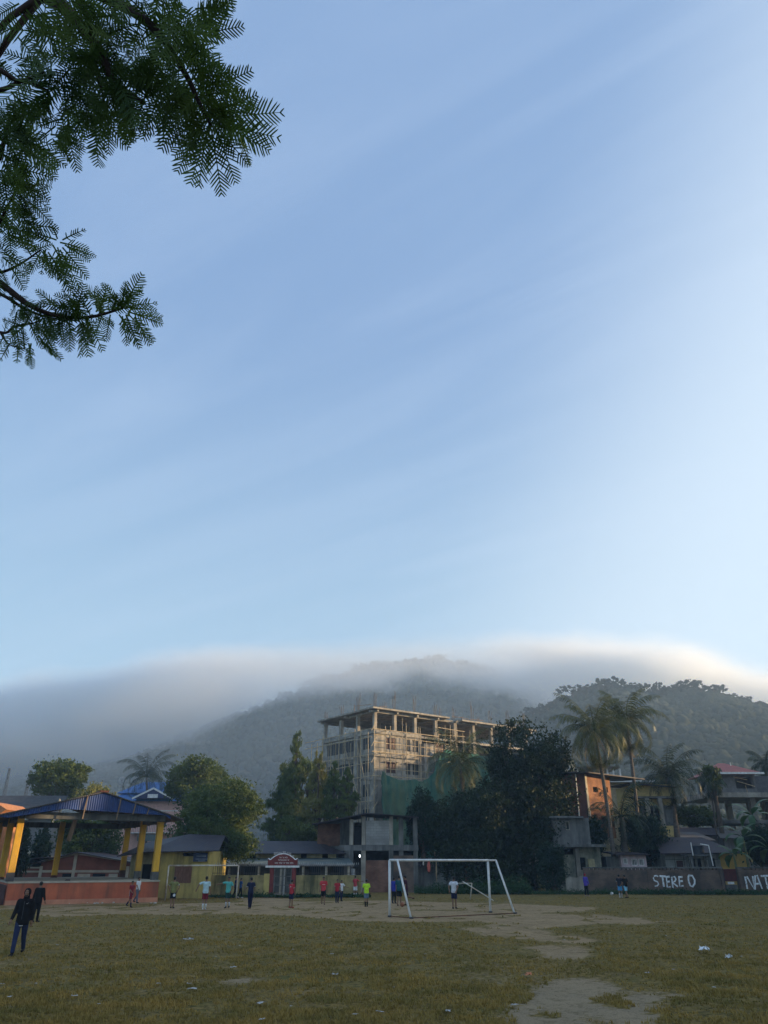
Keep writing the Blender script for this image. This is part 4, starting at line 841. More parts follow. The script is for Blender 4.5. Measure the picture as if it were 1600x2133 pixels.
# ---------------------------------------------------------------- pink house with blue roofs
Y = 112; x0, x1 = xat(228, 1700, Y), xat(372, 1700, Y); ph = thing('pink_house', 'pink house with blue hipped sheet roofs and white gable trim', 'house', (x0, Y, 0)); w_ = x1 - x0
zw = zat(300, 1668, Y); MB().box(.6, w_ + 4, 0, 10, -.1, zw).build('wall', pinkw, ph)
zt2, ze2 = zat(300, 1636, Y + 5), zat(300, 1650, Y)
cz = (zw + .1)
def hip(x0, x1, y0, y1, z0, z1, inset, m, n='roof', par=ph):
    a = [(x0, y0, z0), (x1, y0, z0), (x1, y1, z0), (x0, y1, z0)]; cx0, cx1, cy = x0 + inset, x1 - inset, (y0 + y1) / 2
    mb = MB(); mb.add(a + [(cx0, cy, z1), (cx1, cy, z1)], [(0, 1, 5, 4), (1, 2, 5), (2, 3, 4, 5), (3, 0, 4), (3, 2, 1, 0)]); return mb.build(n, m, par)
hip(-.6, w_ + 1.4, -1.0, 11, zat(300, 1669, Y), zat(300, 1640, Y + 5), 3.0, bluer)
hip(xat(237, 1640, Y) - x0, xat(370, 1640, Y) - x0, 1.5, 9, zat(300, 1652, Y + 1.5), zat(300, 1629, Y + 5), 2.5, bluer, 'upper_roof')
gx_, gw = xat(325, 1660, Y) - x0, (xat(361, 1660, Y) - xat(284, 1660, Y)) / 2; gz0, gz1 = zat(325, 1663, Y - 1.6), zat(325, 1644, Y - 1.6)
MB().prism([(gx_ - gw, gz0), (gx_ + gw, gz0), (gx_, gz1)], -1.6, 3).build('gable', mat('dark_blue_board', (.05, .06, .14)), ph)
mb = MB(); mb.beam((gx_ - gw - .2, -1.7, gz0 - .05), (gx_, -1.7, gz1 + .12), .12, .22); mb.beam((gx_, -1.7, gz1 + .12), (gx_ + gw + .2, -1.7, gz0 - .05), .12, .22); mb.box(gx_ - .7, gx_ + .7, -1.68, -1.62, gz0 + .05, gz0 + .55); mb.build('gable_trim', white, ph)
mb = MB(); zs = zat(300, 1735, Y); mb.box(w_ * .35, w_ * .95, -2.2, -.01, zs - .1, zs); mb.build('balcony_slab', white, ph)
MB().box(w_ * .3, w_ + 3, -.04, -.004, zat(300, 1690, Y), zat(300, 1688, Y)).build('wall_band', white, ph)
mb = MB()
for i in range(26): xx = w_ * .35 + i * (w_ * .6) / 25; mb.box(xx, xx + .05, -2.15, -2.1, zs, zs + .9)
mb.box(w_ * .35, w_ * .95 + .05, -2.16, -2.09, zs + .9, zs + .97); mb.build('balcony_rail', tealr, ph)
window(ph, w_ * .42, w_ * .52, zat(300, 1722, Y), zat(300, 1700, Y), -.08, fm=white); window(ph, w_ * .72, w_ * .84, zat(300, 1722, Y), zat(300, 1700, Y), -.08, fm=white)
for px in (257, 282):                                                    # satellite dishes
    p = at(px, 1631, Y + 1); d = thing('satellite_dish', 'grey satellite dish on the blue roof, ' + ('left of the two' if px == 257 else 'right of the two'), 'satellite dish', tuple(p), 0, 'satellite dishes on the blue roof')
    v = []; f = []; n = 16
    for r_ in (0, .3, .6): 
        for k in range(n): a = 2 * math.pi * k / n; v.append((r_ * math.cos(a), -.5 + r_ * r_ * -.35 + .1, .25 + r_ * math.sin(a)))
    for q in range(2):
        for k in range(n): f.append((q * n + k, q * n + (k + 1) % n, (q + 1) * n + (k + 1) % n, (q + 1) * n + k))
    o = MB().add(v, f).build('dish', mat('dish_grey', (.45, .45, .45)), d, smooth=True); so = o.modifiers.new('s', 'SOLIDIFY'); so.thickness = .03
    mb = MB().tube([(0, 0, -1.2), (0, 0, .25), (0, -.35, .25)], .04, 6); mb.tube([(0, -.4, 0), (0, -1.0, .3)], .02, 5); mb.build('mast', iron, d)
rg = thing('garden_railing', 'small blue gabled sheet canopy at the pink house foot', 'canopy', (xat(286, 1745, 95), 95, 0))
mb = MB(); w2 = xat(330, 1745, 95) - xat(286, 1745, 95); mb.box(0, w2, 0, .1, zat(300, 1752, 95), zat(300, 1738, 95)); mb.build('fascia', tealr, rg); MB().box(.1, .25, .11, .25, -.1, zat(300, 1752, 95)).build('post', iron, rg); MB().box(w2 - .25, w2 - .1, .11, .25, -.1, zat(300, 1752, 95)).build('post', iron, rg)

# ---------------------------------------------------------------- yellow hut
Y = 60.6; xl, xr = xat(327, 1860, Y), xat(428, 1860, Y); yh = thing('yellow_hut', 'small yellow plastered hut with brown shutter beside the stage', 'hut', (xl, Y, 0)); w_ = xr - xl
zw = zat(380, 1772, Y); sh = (xat(365, 1820, Y) - xl, xat(398, 1820, Y) - xl, zat(380, 1838, Y), zat(380, 1806, Y))
mb = MB(); wallgrid(mb, 0, w_, -.1, zw, 0, .2, [sh, (w_ * .45, w_ * .68, zw - .38, zw - .14)]); mb.box(0, .2, .2, 7, -.1, zw); mb.box(w_ - .2, w_, .2, 7, -.1, zw); mb.box(.2, w_ - .2, 6.8, 7, -.1, zw); mb.build('wall', yellowp, yh)
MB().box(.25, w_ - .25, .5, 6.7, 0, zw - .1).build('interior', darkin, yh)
mb = MB().box(sh[0] - .04, sh[1] + .04, -.05, -.003, sh[2] - .04, sh[3] + .04)
for i in range(6): xx = sh[0] + (sh[1] - sh[0]) * (i + .5) / 6; mb.box(xx - .02, xx + .02, -.07, -.053, sh[2], sh[3])
mb.build('shutter', mat('shutter_brown', (.20, .11, .08), var=.3, scale=3, stretch=(6, 1, 1)), yh)
lx0 = xat(268, 1840, 63) - xl
MB().box(lx0, -.02, 2.2, 7, -.1, zw - .1).build('side_room', paley, yh)
MB().box(lx0 + 1.0, lx0 + 1.9, 2.15, 2.197, 0, 2.2).build('doorway', darkin, yh)
# roof, hipped, edges ragged
e1 = (lx0 - .8, 1.2, zw - .35); 
MB().slab([(-.9, -.9, zw - .08), (w_ + .9, -.9, zw + .0), (w_ + .4, 3.6, zw + 1.15), (1.0, 3.6, zw + 1.25)], .06).build('roof', darkr, yh)
MB().slab([e1, (-.92, -.9, zw - .1), (.98, 3.6, zw + 1.23), (lx0 + .5, 4.5, zw + .7)], .06).build('roof', darkr, yh)
MB().slab([(lx0 - .8, 8, zw - .3), (w_ + .9, 8, zw - .1), (w_ + .4, 3.65, zw + 1.13), (1.0, 3.65, zw + 1.23)], .06).build('roof', darkr, yh)
sg = thing('sign_board', 'dark blue painted board under the hut roof corner', 'sign board', (xat(404, 1790, Y), Y - .55, 0)); sw = xat(433, 1790, Y) - xat(404, 1790, Y)
MB().box(0, sw, .3, .38, zat(410, 1795, Y), zat(410, 1776, Y)).build('board', signb, sg)
mb = MB(); z_ = zat(410, 1783, Y); 
for (a, b, zz_) in ((.25, .95, z_), (.2, 1.05, z_ - .2), (.4, .9, z_ - .32)):
    x = a
    while x < b: mb.box(x, x + .05, .285, .297, zz_ - .06, zz_ + .03); x += .09
mb.build('lettering', mat('faded_letter', (.25, .30, .36)), sg)

# ---------------------------------------------------------------- school building
Y = 72; x0, x1 = xat(500, 1780, Y), xat(722, 1780, Y); sb = thing('school_building', 'long low building with dark sheet roof behind the mossy wall', 'building', (x0, Y, 0)); w_ = x1 - x0
zE = zat(600, 1777, Y); MB().box(0, w_ - .8, .0, 7, -.1, zE).build('wall', paley, sb)
rz1 = zat(600, 1752, Y + 3.5); rxr = xat(662, 1752, Y + 3.5) - x0
MB().slab([(-.8, -.7, zE - .03), (w_, -.7, zE - .03), (rxr, 3.5, rz1), (-.8, 3.5, rz1)], .06).build('roof', darkr, sb)
MB().add([(w_ + .02, -.7, zE - .02), (w_ + .02, 7.7, zE - .02), (rxr + .02, 3.5, rz1 + .01)], [(0, 1, 2)]).build('hip_roof', tealr, sb)
MB().slab([(-.8, 3.55, rz1), (rxr, 3.55, rz1), (w_, 7.7, zE - .03), (-.8, 7.7, zE - .03)], .06).build('roof', darkr, sb)
for f in (.12, .36, .60, .80, .93):
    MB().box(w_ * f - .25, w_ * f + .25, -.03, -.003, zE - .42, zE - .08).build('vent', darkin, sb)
aw0, aw1 = xat(437, 1795, Y - 3) - x0, xat(738, 1795, Y - 3) - x0
zA, zB = zat(600, 1787, Y), zat(600, 1800, Y - 3)
MB().slab([(aw0, -3.2, zB), (aw1, -3.2, zB), (aw1 - .6, -.02, zA), (aw0, -.02, zA)], .05).build('awning', tealr, sb)
MB().box(aw0, aw1, -3.26, -3.21, zB - .16, zB + .03).build('awning_fascia', mat('fascia_grey', (.30, .29, .28), var=.3), sb)
MB().box(aw0, w_ - .9, -.05, -.004, .0, zA - .25).build('veranda_wall', mat('veranda_dark', (.10, .10, .085), var=.4, scale=1.2), sb)
for i, px in enumerate((478, 540, 586, 632, 680, 726)): xx = xat(px, 1810, Y - 3) - x0; MB().box(xx - .09, xx + .09, -3.1, -2.92, 0, zB - .17).build('veranda_post', beige, sb)
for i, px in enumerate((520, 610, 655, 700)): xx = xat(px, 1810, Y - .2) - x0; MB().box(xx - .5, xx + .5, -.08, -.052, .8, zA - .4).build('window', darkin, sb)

# ---------------------------------------------------------------- mossy compound wall and spiked railing
Y = 62.3
def cwall(label, pxa, pxb, ztop, bottom_m=mossy):
    xa, xb = xat(pxa, 1845, Y), xat(pxb, 1845, Y); r_ = thing('compound_wall', label, 'wall', (xa, Y, 0)); w_ = xb - xa
    MB().box(0, w_, 0, .25, -.1, ztop).build('masonry', bottom_m, r_)
    mb = MB(); n = int(w_ / .16)
    for i in range(n): xx = i * .16 + .05; mb.box(xx, xx + .022, .10, .125, ztop, ztop + .72)
    for z in (.12, .62): mb.box(0, w_, .095, .13, ztop + z, ztop + z + .035)
    mb.build('railing', iron, r_)
    mb = MB()
    for i in range(n):
        if g_.random() < .8: xx = i * .16 + .05; mb.beam((xx, .11, ztop + .72), (xx, .11, ztop + .86), .04)
    mb.build('railing_tips', mat('tip_white', (.42, .42, .40)), r_); return r_
cwall('mossy yellowish compound wall with spiked railing left of the red gate', 430, 556, 1.45); cwall('mossy yellowish compound wall with spiked railing right of the red gate', 616, 752, 1.45)

# red gate arch
xa, xb = xat(561, 1845, Y), xat(615, 1845, Y); ga = thing('gate_arch', 'red gateway with white edged curved name panel', 'gateway', (xa, Y - .1, 0)); w_ = xb - xa
zc_ = zat(588, 1803, Y)
MB().box(0, .28, 0, .35, -.1, zc_ - .14).build('gate_post', redp, ga); MB().box(w_ - .28, w_, 0, .35, -.1, zc_ - .14).build('gate_post', redp, ga)
MB().box(-.42, .0, .02, .3, -.1, 1.55).build('gate_pier', yellowp, ga)
MB().box(-.35, w_ + .25, -.1, .45, zc_ - .137, zc_).build('lintel', white, ga)
arc = []; n = 20; hh = zat(588, 1781, Y) - zc_
for i in range(n + 1):
    f = i / n; x = -.2 + f * (w_ + .3); a = abs(f - .5) * 2; z = hh * (1 - a ** 2.1) if a < .86 else hh * (1 - .86 ** 2.1) + hh * .9 * (a - .86) ** .9 * 1.6
    arc.append((x, zc_ + .16 + z * .86))
MB().prism([(arc[0][0], zc_ + .003), (arc[-1][0], zc_ + .003)] + list(reversed(arc)), .05, .22).build('name_panel', redp, ga)
MB().tube([(x, .13, z) for x, z in arc], .075, 7).build('panel_edging', white, ga, smooth=True)
lt = mat('sign_lettering', (.72, .66, .62)); 
def glyphs(mb, x0, x1, z, h, y, seed, arcf=None):
    """rows of joined letters hanging from a head bar, in the manner of the painted script"""
    g = random.Random(seed); x = x0
    while x < x1:
        wd = g.choice([3, 4, 5, 2]); ww = wd * h * .72
        if x + ww > x1 + .05: ww = x1 - x
        zc = z + (arcf(x + ww / 2) if arcf else 0)
        mb.box(x, x + ww, y - .008, y, zc + h * .88, zc + h)
        q = x + h * .12
        while q < x + ww - h * .3:
            k = g.random(); t = h * .12
            mb.box(q + h * .42, q + h * .42 + t, y - .008, y, zc, zc + h * .88)
            if k < .5: mb.beam((q, y - .004, zc + h * .45), (q + h * .42, y - .004, zc + h * .75), .008, t, up=(0, 1, 0)); mb.beam((q, y - .004, zc + h * .45), (q + h * .42, y - .004, zc + h * .12), .008, t, up=(0, 1, 0))
            elif k < .8: mb.tube([(q + h * .2 + h * .17 * math.cos(a), y - .004, zc + h * .38 + h * .2 * math.sin(a)) for a in np.linspace(.3, 6, 9)], t * .5, 4)
            else: mb.beam((q + .0, y - .004, zc + h * 1.02), (q + h * .35, y - .004, zc + h * 1.22), .008, t, up=(0, 1, 0))
            q += h * .62
        x += ww + h * .4
mb = MB(); cxm = w_ / 2 - .05; 
glyphs(mb, w_ * .10, w_ * .92, zc_ + .48, .17, .045, 5, lambda x: .42 * (1 - ((x - cxm) / (w_ * .5)) ** 2) - .10)
glyphs(mb, w_ * .33, w_ * .66, zc_ + .50, .09, .045, 6); glyphs(mb, w_ * .28, w_ * .72, zc_ + .32, .10, .045, 7); glyphs(mb, w_ * .16, w_ * .88, zc_ + .12, .10, .045, 8)
mb.build('lettering', lt, ga)
for s_ in (0, 1):
    mb = MB(); a, b = (.31, w_ / 2 - .03) if s_ == 0 else (w_ / 2 + .03, w_ - .31)
    mb.box(a, a + .05, .1, .15, .12, 1.95); mb.box(b - .05, b, .1, .15, .12, 1.95)
    for z in (.15, .75, 1.35, 1.9): mb.box(a + .05, b - .05, .105, .145, z, z + .05)
    n = 7
    for i in range(1, n): xx = a + (b - a) * i / n; mb.box(xx - .012, xx + .012, .11, .14, .2, 2.1)
    mb.build('gate_leaf', mat('gate_iron', (.20, .20, .19), var=.4), ga)
MB().box(w_ / 2 - .07, w_ / 2 + .07, .9, 1.0, 0, 2.7).build('centre_pole', white, ga)
MB().box(-.2, w_ + .1, -.45, 0, -.05, .10).build('threshold', concd, ga)

# ---------------------------------------------------------------- unfinished two-storey house beside the gate
Y = 72.0; X = lambda px, py=1790, yy=Y: xat(px, py, yy) - xat(655, 1790, Y)
uh = thing('unfinished_house', 'unfinished two storey brick and concrete house behind the left goal post', 'building', (xat(655, 1790, Y), Y, 0))
zs0, zs1 = zat(760, 1772, Y), zat(760, 1760, Y)
mb = MB(); mb.box(X(705), X(872), 0, 7, zs0, zs1); mb.box(X(655), X(704.6), 2.0, 7, zs0 + .02, zs1 - .03); mb.build('floor_slab', concd, uh)
zr = zat(763, 1698, Y)
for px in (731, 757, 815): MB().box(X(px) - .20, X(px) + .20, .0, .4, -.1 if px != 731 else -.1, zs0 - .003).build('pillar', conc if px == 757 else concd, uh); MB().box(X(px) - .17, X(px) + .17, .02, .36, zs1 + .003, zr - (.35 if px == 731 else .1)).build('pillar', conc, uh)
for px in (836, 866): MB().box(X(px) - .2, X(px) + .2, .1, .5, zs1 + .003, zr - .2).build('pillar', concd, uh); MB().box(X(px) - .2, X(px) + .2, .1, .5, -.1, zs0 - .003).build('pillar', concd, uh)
MB().box(X(759) + .12, X(815) - .18, .06, .26, zs1 + .004, zat(790, 1709, Y)).build('block_wall', block, uh)
MB().box(X(655), X(704), 2.4, 2.6, zs1 - .02, zat(680, 1713, Y)).build('brick_wall', brick, uh)
MB().box(X(704.4), X(729), 2.3, 2.5, zs1 + .004, zat(710, 1708, Y)).build('back_wall', concd, uh)
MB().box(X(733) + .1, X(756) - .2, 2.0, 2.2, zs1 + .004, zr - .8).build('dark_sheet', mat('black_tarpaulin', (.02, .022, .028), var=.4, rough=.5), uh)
MB().box(X(717), X(812), 6.6, 6.8, zs1 + .004, zr - .3).build('rear_wall', concd, uh)
# roof sheet with a shallow peak
zp = zat(763, 1693, Y - .6)
MB().slab([(X(648), -.6, zat(650, 1716, Y - .6)), (X(763), -.6, zp), (X(763), 7.5, zp + .1), (X(648), 7.5, zat(650, 1716, Y - .6) + .1)], .07).build('roof', darkr, uh)
MB().slab([(X(763) + .01, -.6, zp), (X(874), -.6, zat(872, 1701, Y - .6)), (X(874), 7.5, zat(872, 1701, Y - .6) + .1), (X(763) + .01, 7.5, zp + .1)], .07).build('roof', darkr, uh)
for i in range(7): xx = X(700 + i * 26); MB().beam((xx, -.5, zp - .25 - abs(i - 2.4) * .06), (xx, 7, zp - .2 - abs(i - 2.4) * .06), .06, .1).build('rafter', wood, uh)
MB().box(X(761), X(812), .05, .25, -.1, zat(790, 1792, Y)).build('brick_wall', brick, uh)
MB().box(X(817) + .1, X(866) - .2, .08, .28, -.1, zat(840, 1782, Y)).build('brick_wall', brickw, uh)
MB().box(X(700), X(870), 3.5, 3.7, -.1, zs0 - .005).build('rear_wall', mat('near_black_wall', (.05, .05, .05), var=.4), uh)  # near-black rear wall behind the ground floor openings
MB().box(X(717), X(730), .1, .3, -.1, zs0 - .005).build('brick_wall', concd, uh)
lamp = thing('lit_bulb', 'lit white bulb hanging in the dark ground floor room', 'bulb', tuple(at(749.5, 1783, Y + .8)))
em = bpy.data.materials.new('bulb_glow'); em.use_nodes = True; em.node_tree.nodes['Principled BSDF'].inputs['Emission Color'].default_value = (.85, .93, 1, 1); em.node_tree.nodes['Principled BSDF'].inputs['Emission Strength'].default_value = 6
v, f = ico(2); MB().add([(a[0] * .055, a[1] * .055, a[2] * .10) for a in v], [tuple(int(q) for q in ff) for ff in f]).build('glass_bulb', em, lamp, smooth=True); MB().cyl(0, 0, .09, .6, .015, 6).build('cable', iron, lamp)
wt = thing('water_drum', 'pale plastic drum standing on the mossy wall end', 'drum', (xat(736, 1815, 64), 64, zat(736, 1822, 64))); MB().cyl(0, 0, 0, .42, .15, 12).build('drum', mat('drum_pale', (.35, .36, .36)), wt); MB().box(-.2, .2, -.2, .2, -1.55, -.003).build('stand', concd, wt)

# ---------------------------------------------------------------- low dark sheds behind the goal
Y = 73; sx0, sx1 = xat(862, 1830, Y), xat(1010, 1830, Y); sd = thing('dark_shed', 'low dark shed with pale patches half hidden behind the goal', 'shed', (sx0, Y, 0)); w_ = sx1 - sx0
MB().box(0, w_, .3, 3, -.1, 2.0).build('wall', concd, sd); MB().slab([(-.3, -.5, 2.15), (w_ + .3, -.5, 2.05), (w_ + .3, 3.3, 2.6), (-.3, 3.3, 2.7)], .06).build('roof', darkr, sd)
for a in (.38, .50): MB().box(w_ * a, w_ * a + .5, .22, .297, .6, 2.0).build('panel', mat('pale_panel', (.25, .26, .26), var=.3), sd)
MB().box(w_ * .72, w_ * .78, .1, .28, 0, 2.0).build('post', mat('post_red', (.2, .09, .07)), sd)
for a in (.30, .52): MB().box(w_ * a, w_ * a + .75, .5, .58, 2.72, 3.2).build('upper_board', mat('board_tan', (.22, .17, .12), var=.3), sd)

# ---------------------------------------------------------------- concrete house with brick upper floor
Y = 72.5; x0 = xat(1168, 1790, Y); ch = thing('concrete_house', 'stained grey concrete house with brick upper storey and sheet roof', 'house', (x0, Y, 0))
X = lambda px, py=1790, yy=Y: xat(px, py, yy) - x0
Z = lambda py, yy=Y: zat(1200, py, yy)
zf1, zf2 = Z(1762), Z(1704)
mb = MB(); wallgrid(mb, 0, X(1256), -.1, zf1 - .1, .6, .8, [(X(1209), X(1223), Z(1812), Z(1786)), (X(1175), X(1200), Z(1780), Z(1768))]); mb.box(0, .2, .8, 8, -.1, zf1 - .1); mb.build('ground_floor_wall', mat('weathered_green_plaster', (.26, .26, .20), var=.3, streak=((.09, .10, .08), .8, 1.2)), ch)
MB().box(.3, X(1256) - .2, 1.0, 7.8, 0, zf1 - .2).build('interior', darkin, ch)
MB().box(-.9, X(1262), -.6, 8, zf1 - .097, zf1 + .12).build('floor_slab', concd, ch)
for px in (1205,): MB().box(X(px) - .18, X(px) + .18, .2, .56, -.1, zf1 - .1).build('pillar', conc, ch)
MB().box(X(1227), X(1240), .3, .5, -.1, 2.6).build('side_pillar', paley, ch)
mb = MB(); wallgrid(mb, -.5, X(1235), zf1 + .122, zf2, .0, .2, [(X(1186), X(1192), Z(1728), Z(1712))]); mb.box(X(1235) - .2, X(1235), .2, 7.5, zf1 + .122, zf2); mb.box(-.5, -.3, .2, 7.5, zf1 + .122, zf2); mb.build('middle_wall', concd, ch)
window(ch, X(1185), X(1193), Z(1729), Z(1711), -.08, bars=0, fm=conc)
MB().box(-.7, X(1222), -.5, 8, zf2 + .003, zf2 + .14).build('ledge', concd, ch)
# upper brick storey: field face coloured darker for shade, right face lighter for sun
yu = 76.0; xu0, xu1 = xat(1150, 1650, yu) - x0, xat(1221, 1650, yu) - x0; zu = zat(1200, 1612, yu); dy = yu - Y
up_ang = R(42); L2 = 4.3
MB().box(xu0, xu1, dy, dy + .2, zf2 + .143, zu).build('upper_wall', mat('shaded_brick', (.13, .06, .05), var=.35, scale=1, streak=((.06, .035, .03), .6, 1)), ch)
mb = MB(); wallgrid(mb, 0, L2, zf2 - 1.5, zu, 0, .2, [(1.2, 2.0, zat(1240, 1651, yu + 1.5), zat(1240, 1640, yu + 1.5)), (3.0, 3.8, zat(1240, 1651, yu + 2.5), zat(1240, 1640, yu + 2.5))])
o = mb.build('sunlit_wall', brick_lit, ch); o.location = (xu1 + .02, dy, 0); o.rotation_euler = (0, 0, up_ang)
o = MB().box(-.02, .28, -.06, .24, zf2 - 1.5, zu - .05).build('corner_pillar', beige, ch); o.location = (xu1, dy, 0); o.rotation_euler = (0, 0, up_ang)
o = MB().box(.4, 6, 1.5, 1.7, zf2, zu - .3).build('dark_room', darkin, ch); o.location = (xu1 + .02, dy, 0); o.rotation_euler = (0, 0, up_ang)
re = xu1 + math.cos(up_ang) * 8.5; ry = dy + math.sin(up_ang) * 8.5
MB().slab([(xu0 - .6, dy - .8, zu + .12), (xu1 + .2, dy - .8, zu + .12), (re + 1.2, ry - .6, zu + .05), (re, ry + 6, zu + .5), (xu0 - .6, dy + 9, zu + .6)], .10).build('roof', darkr, ch)
MB().tube([(xat(1198, 1612, yu) - x0, dy - .12, zu), (xat(1206, 1700, yu) - x0, dy - .12, zf2)], .05, 6).build('drain_pipe', white, ch)
MB().tube([(xat(1225, 1650, yu) - x0, dy - .15, zf2 + .8), (xat(1226, 1700, yu) - x0, dy - .15, zf2 - 1)], .03, 6).build('drain_pipe', white, ch)
# roof terrace behind with posts and sunlit cream stair room
Y2 = 92; tx0 = xat(1166, 1600, Y2); tr_ = thing('cream_house', 'sunlit cream house with roof terrace posts behind the brick house', 'house', (tx0, Y2, 0)); X2 = lambda px: xat(px, 1610, Y2) - tx0
cream = mat('cream_plaster', (.66, .55, .36), var=.15, streak=((.4, .33, .2), .4, 1), rough=.9); zroof = zat(1250, 1626, Y2)
MB().box(0, X2(1372), .6, 8, -.1, zroof).build('wall', cream, tr_)
MB().box(0, X2(1198), 0, 4, zroof + .003, zat(1180, 1583, Y2)).build('stair_room', cream, tr_); window(tr_, X2(1180), X2(1188), zat(1180, 1604, Y2), zat(1180, 1594, Y2), -.08, bars=1, fm=white)
MB().box(X2(1208), X2(1290), -.3, 5, zat(1250, 1601, Y2), zat(1250, 1597, Y2)).build('terrace_roof', greyr, tr_)
for px in (1205, 1240, 1252, 1266, 1278, 1292): MB().box(X2(px) - .09, X2(px) + .09, .0, .18, zroof + .003, zat(1250, 1601, Y2) - .002 - (.8 if px in (1240, 1252) else 0)).build('terrace_post', white, tr_)
MB().box(X2(1205), X2(1372), -.5, .597, zroof - .2, zroof - .003).build('parapet', white, tr_)
Y3 = 84; yx0 = xat(1318, 1650, Y3); ye = thing('yellow_house', 'bright sunlit yellow upper room seen between the palm trunks', 'house', (yx0, Y3, 0)); we = xat(1400, 1650, Y3) - yx0
MB().box(0, we, 0, 6, -.1, zat(1340, 1634, Y3)).build('wall', mat('bright_yellow', (.56, .42, .17), var=.2), ye); MB().slab([(-.6, -.8, zat(1340, 1632, Y3)), (we + .8, -.8, zat(1340, 1640, Y3)), (we + .8, 7, zat(1340, 1630, Y3)), (-.6, 7, zat(1340, 1626, Y3))], .1).build('roof', darkr, ye)
MB().box(-.3, we, -1.0, -.003, zat(1340, 1664, Y3), zat(1340, 1660, Y3)).build('balcony_slab', concd, ye)
for (a, b) in ((1327, 1336), (1345, 1362), (1366, 1378)): MB().box(xat(a, 1700, Y3) - yx0, xat(b, 1700, Y3) - yx0, -.06, -.004, zat(1340, 1712, Y3), zat(1340, 1680, Y3)).build('window', darkin, ye)
MB().box(0, we, -.03, -.003, zat(1340, 1720, Y3), zat(1340, 1678, Y3)).build('lower_wall', concd, ye)
for px in (1345, 1372): xx = xat(px, 1690, Y3) - yx0; MB().box(xx - .2, xx + .2, -1.0, -.6, -.1, zat(1340, 1664, Y3) - .003).build('pillar', conc, ye)

# ---------------------------------------------------------------- house on stilts with red hipped roof
Y4 = 92; rx0 = xat(1468, 1650, Y4); rh = thing('red_roof_house', 'unfinished grey house on pillars with a red hipped roof', 'house', (rx0, Y4, 0)); X4 = lambda px, yy=Y4: xat(px, 1650, yy) - rx0; Z4 = lambda py, yy=Y4: zat(1530, py, yy)
MB().box(0, X4(1660), -1, 9, Z4(1662), Z4(1652)).build('floor_slab', conc, rh)
for (px, yy) in ((1478, Y4), (1512, Y4 + 5), (1562, Y4), (1556, Y4 + 5), (1585, Y4 + 7), (1640, Y4)): xx = X4(px, yy); MB().box(xx - .3, xx + .3, yy - Y4 - .3, yy - Y4 + .3, .0, Z4(1662) - .003).build('pillar', conc, rh)
wl, wr = X4(1504), X4(1591)
mb = MB(); wallgrid(mb, wl, wr, Z4(1652) + .003, Z4(1611), 1.5, 1.7, [(X4(1548), X4(1586), Z4(1640), Z4(1614))]); mb.box(wl, wl + .2, 1.7, 7, Z4(1652) + .003, Z4(1611)); mb.build('wall', mat('slate_plaster', (.20, .20, .20), var=.2, streak=((.12, .12, .12), .5, 1)), rh)
hip(X4(1494), X4(1600), .2, 8.6, Z4(1609), Z4(1589, Y4 + 4), 2.6, redr, 'roof', rh)
MB().box(X4(1494) - .05, X4(1600) + .05, .05, .2, Z4(1612), Z4(1608)).build('gutter', white, rh)
MB().box(X4(1590), X4(1660), 2.5, 7, Z4(1652) + .003, Z4(1612)).build('side_room', mat('slate_plaster_dark', (.12, .12, .125)), rh)
MB().tube([(X4(1560), 3.2, Z4(1612)), (X4(1558), 3.2, Z4(1582))], .05, 6).build('roof_pole', white, rh)
for i, (a, b) in enumerate(((1544, 1572), (1550, 1586), (1566, 1568))): MB().beam((X4(a), 1.3, Z4(1616 + i * 9)), (X4(b), 1.3, Z4(1622 + i * 14)), .08).build('loose_pole', bamboo, rh)
MB().box(X4(1470), X4(1570), -3, 3, Z4(1718), Z4(1711)).build('lower_slab', concd, rh)

# slope of rising ground behind
hs = MB(); pts = []
hx = np.linspace(14, 62, 25); hy = np.linspace(79.5, 118, 14)
for yv in hy:
    for xv in hx: f = min(1, max(0, (yv - 80) / 16)); e = min(1, max(0, (xv - 16) / 12)); pts.append((xv, yv, -.2 + f * e * 3.6 + .25 * math.sin(xv * .7) * f))
nxh = len(hx); hs.add(pts, [(j * nxh + i, j * nxh + i + 1, (j + 1) * nxh + i + 1, (j + 1) * nxh + i) for j in range(len(hy) - 1) for i in range(nxh - 1)])
tag(hs.build('slope', mat('slope_grass', (.14, .14, .05), var=.4, scale=.6, col2=(.08, .075, .04), rough=1, spec=0), smooth=True), kind='structure')

# ---------------------------------------------------------------- hut row behind the brick wall
Y = 76; x0 = xat(1386, 1790, Y); ht = thing('sheet_hut', 'long hut with dark sheet roof and patched pale sheet walls', 'hut', (x0, Y, 0)); X5 = lambda px: xat(px, 1790, Y) - x0; Z5 = lambda py, yy=Y: zat(1450, py, yy)
MB().box(0, X5(1500), 0, 6, -.1, Z5(1777)).build('wall', mat('patched_sheet', (.30, .31, .29), var=.25, scale=1.5, streak=((.16, .16, .15), .6, 1.5)), ht)
mb = MB()
for px in (1405, 1424, 1443, 1470): mb.box(X5(px) - .02, X5(px) + .02, -.02, -.003, 0, Z5(1778))
mb.box(0, X5(1500), -.022, -.004, Z5(1790) - .02, Z5(1790) + .02); mb.build('sheet_joints', iron, ht)
MB().box(X5(1408), X5(1421), -.06, -.024, 0, Z5(1793)).build('door', mat('door_maroon', (.09, .045, .04)), ht)
for (a, b) in ((1442, 1446), (1452, 1459), (1480, 1488)): MB().box(X5(a), X5(b), -.06, -.024, 0, Z5(1788)).build('opening', darkin, ht)
MB().box(X5(1500) + .01, X5(1560), 0, 6, -.1, Z5(1775)).build('yellow_wall', mat('ochre_plaster', (.50, .34, .10), var=.15), ht)
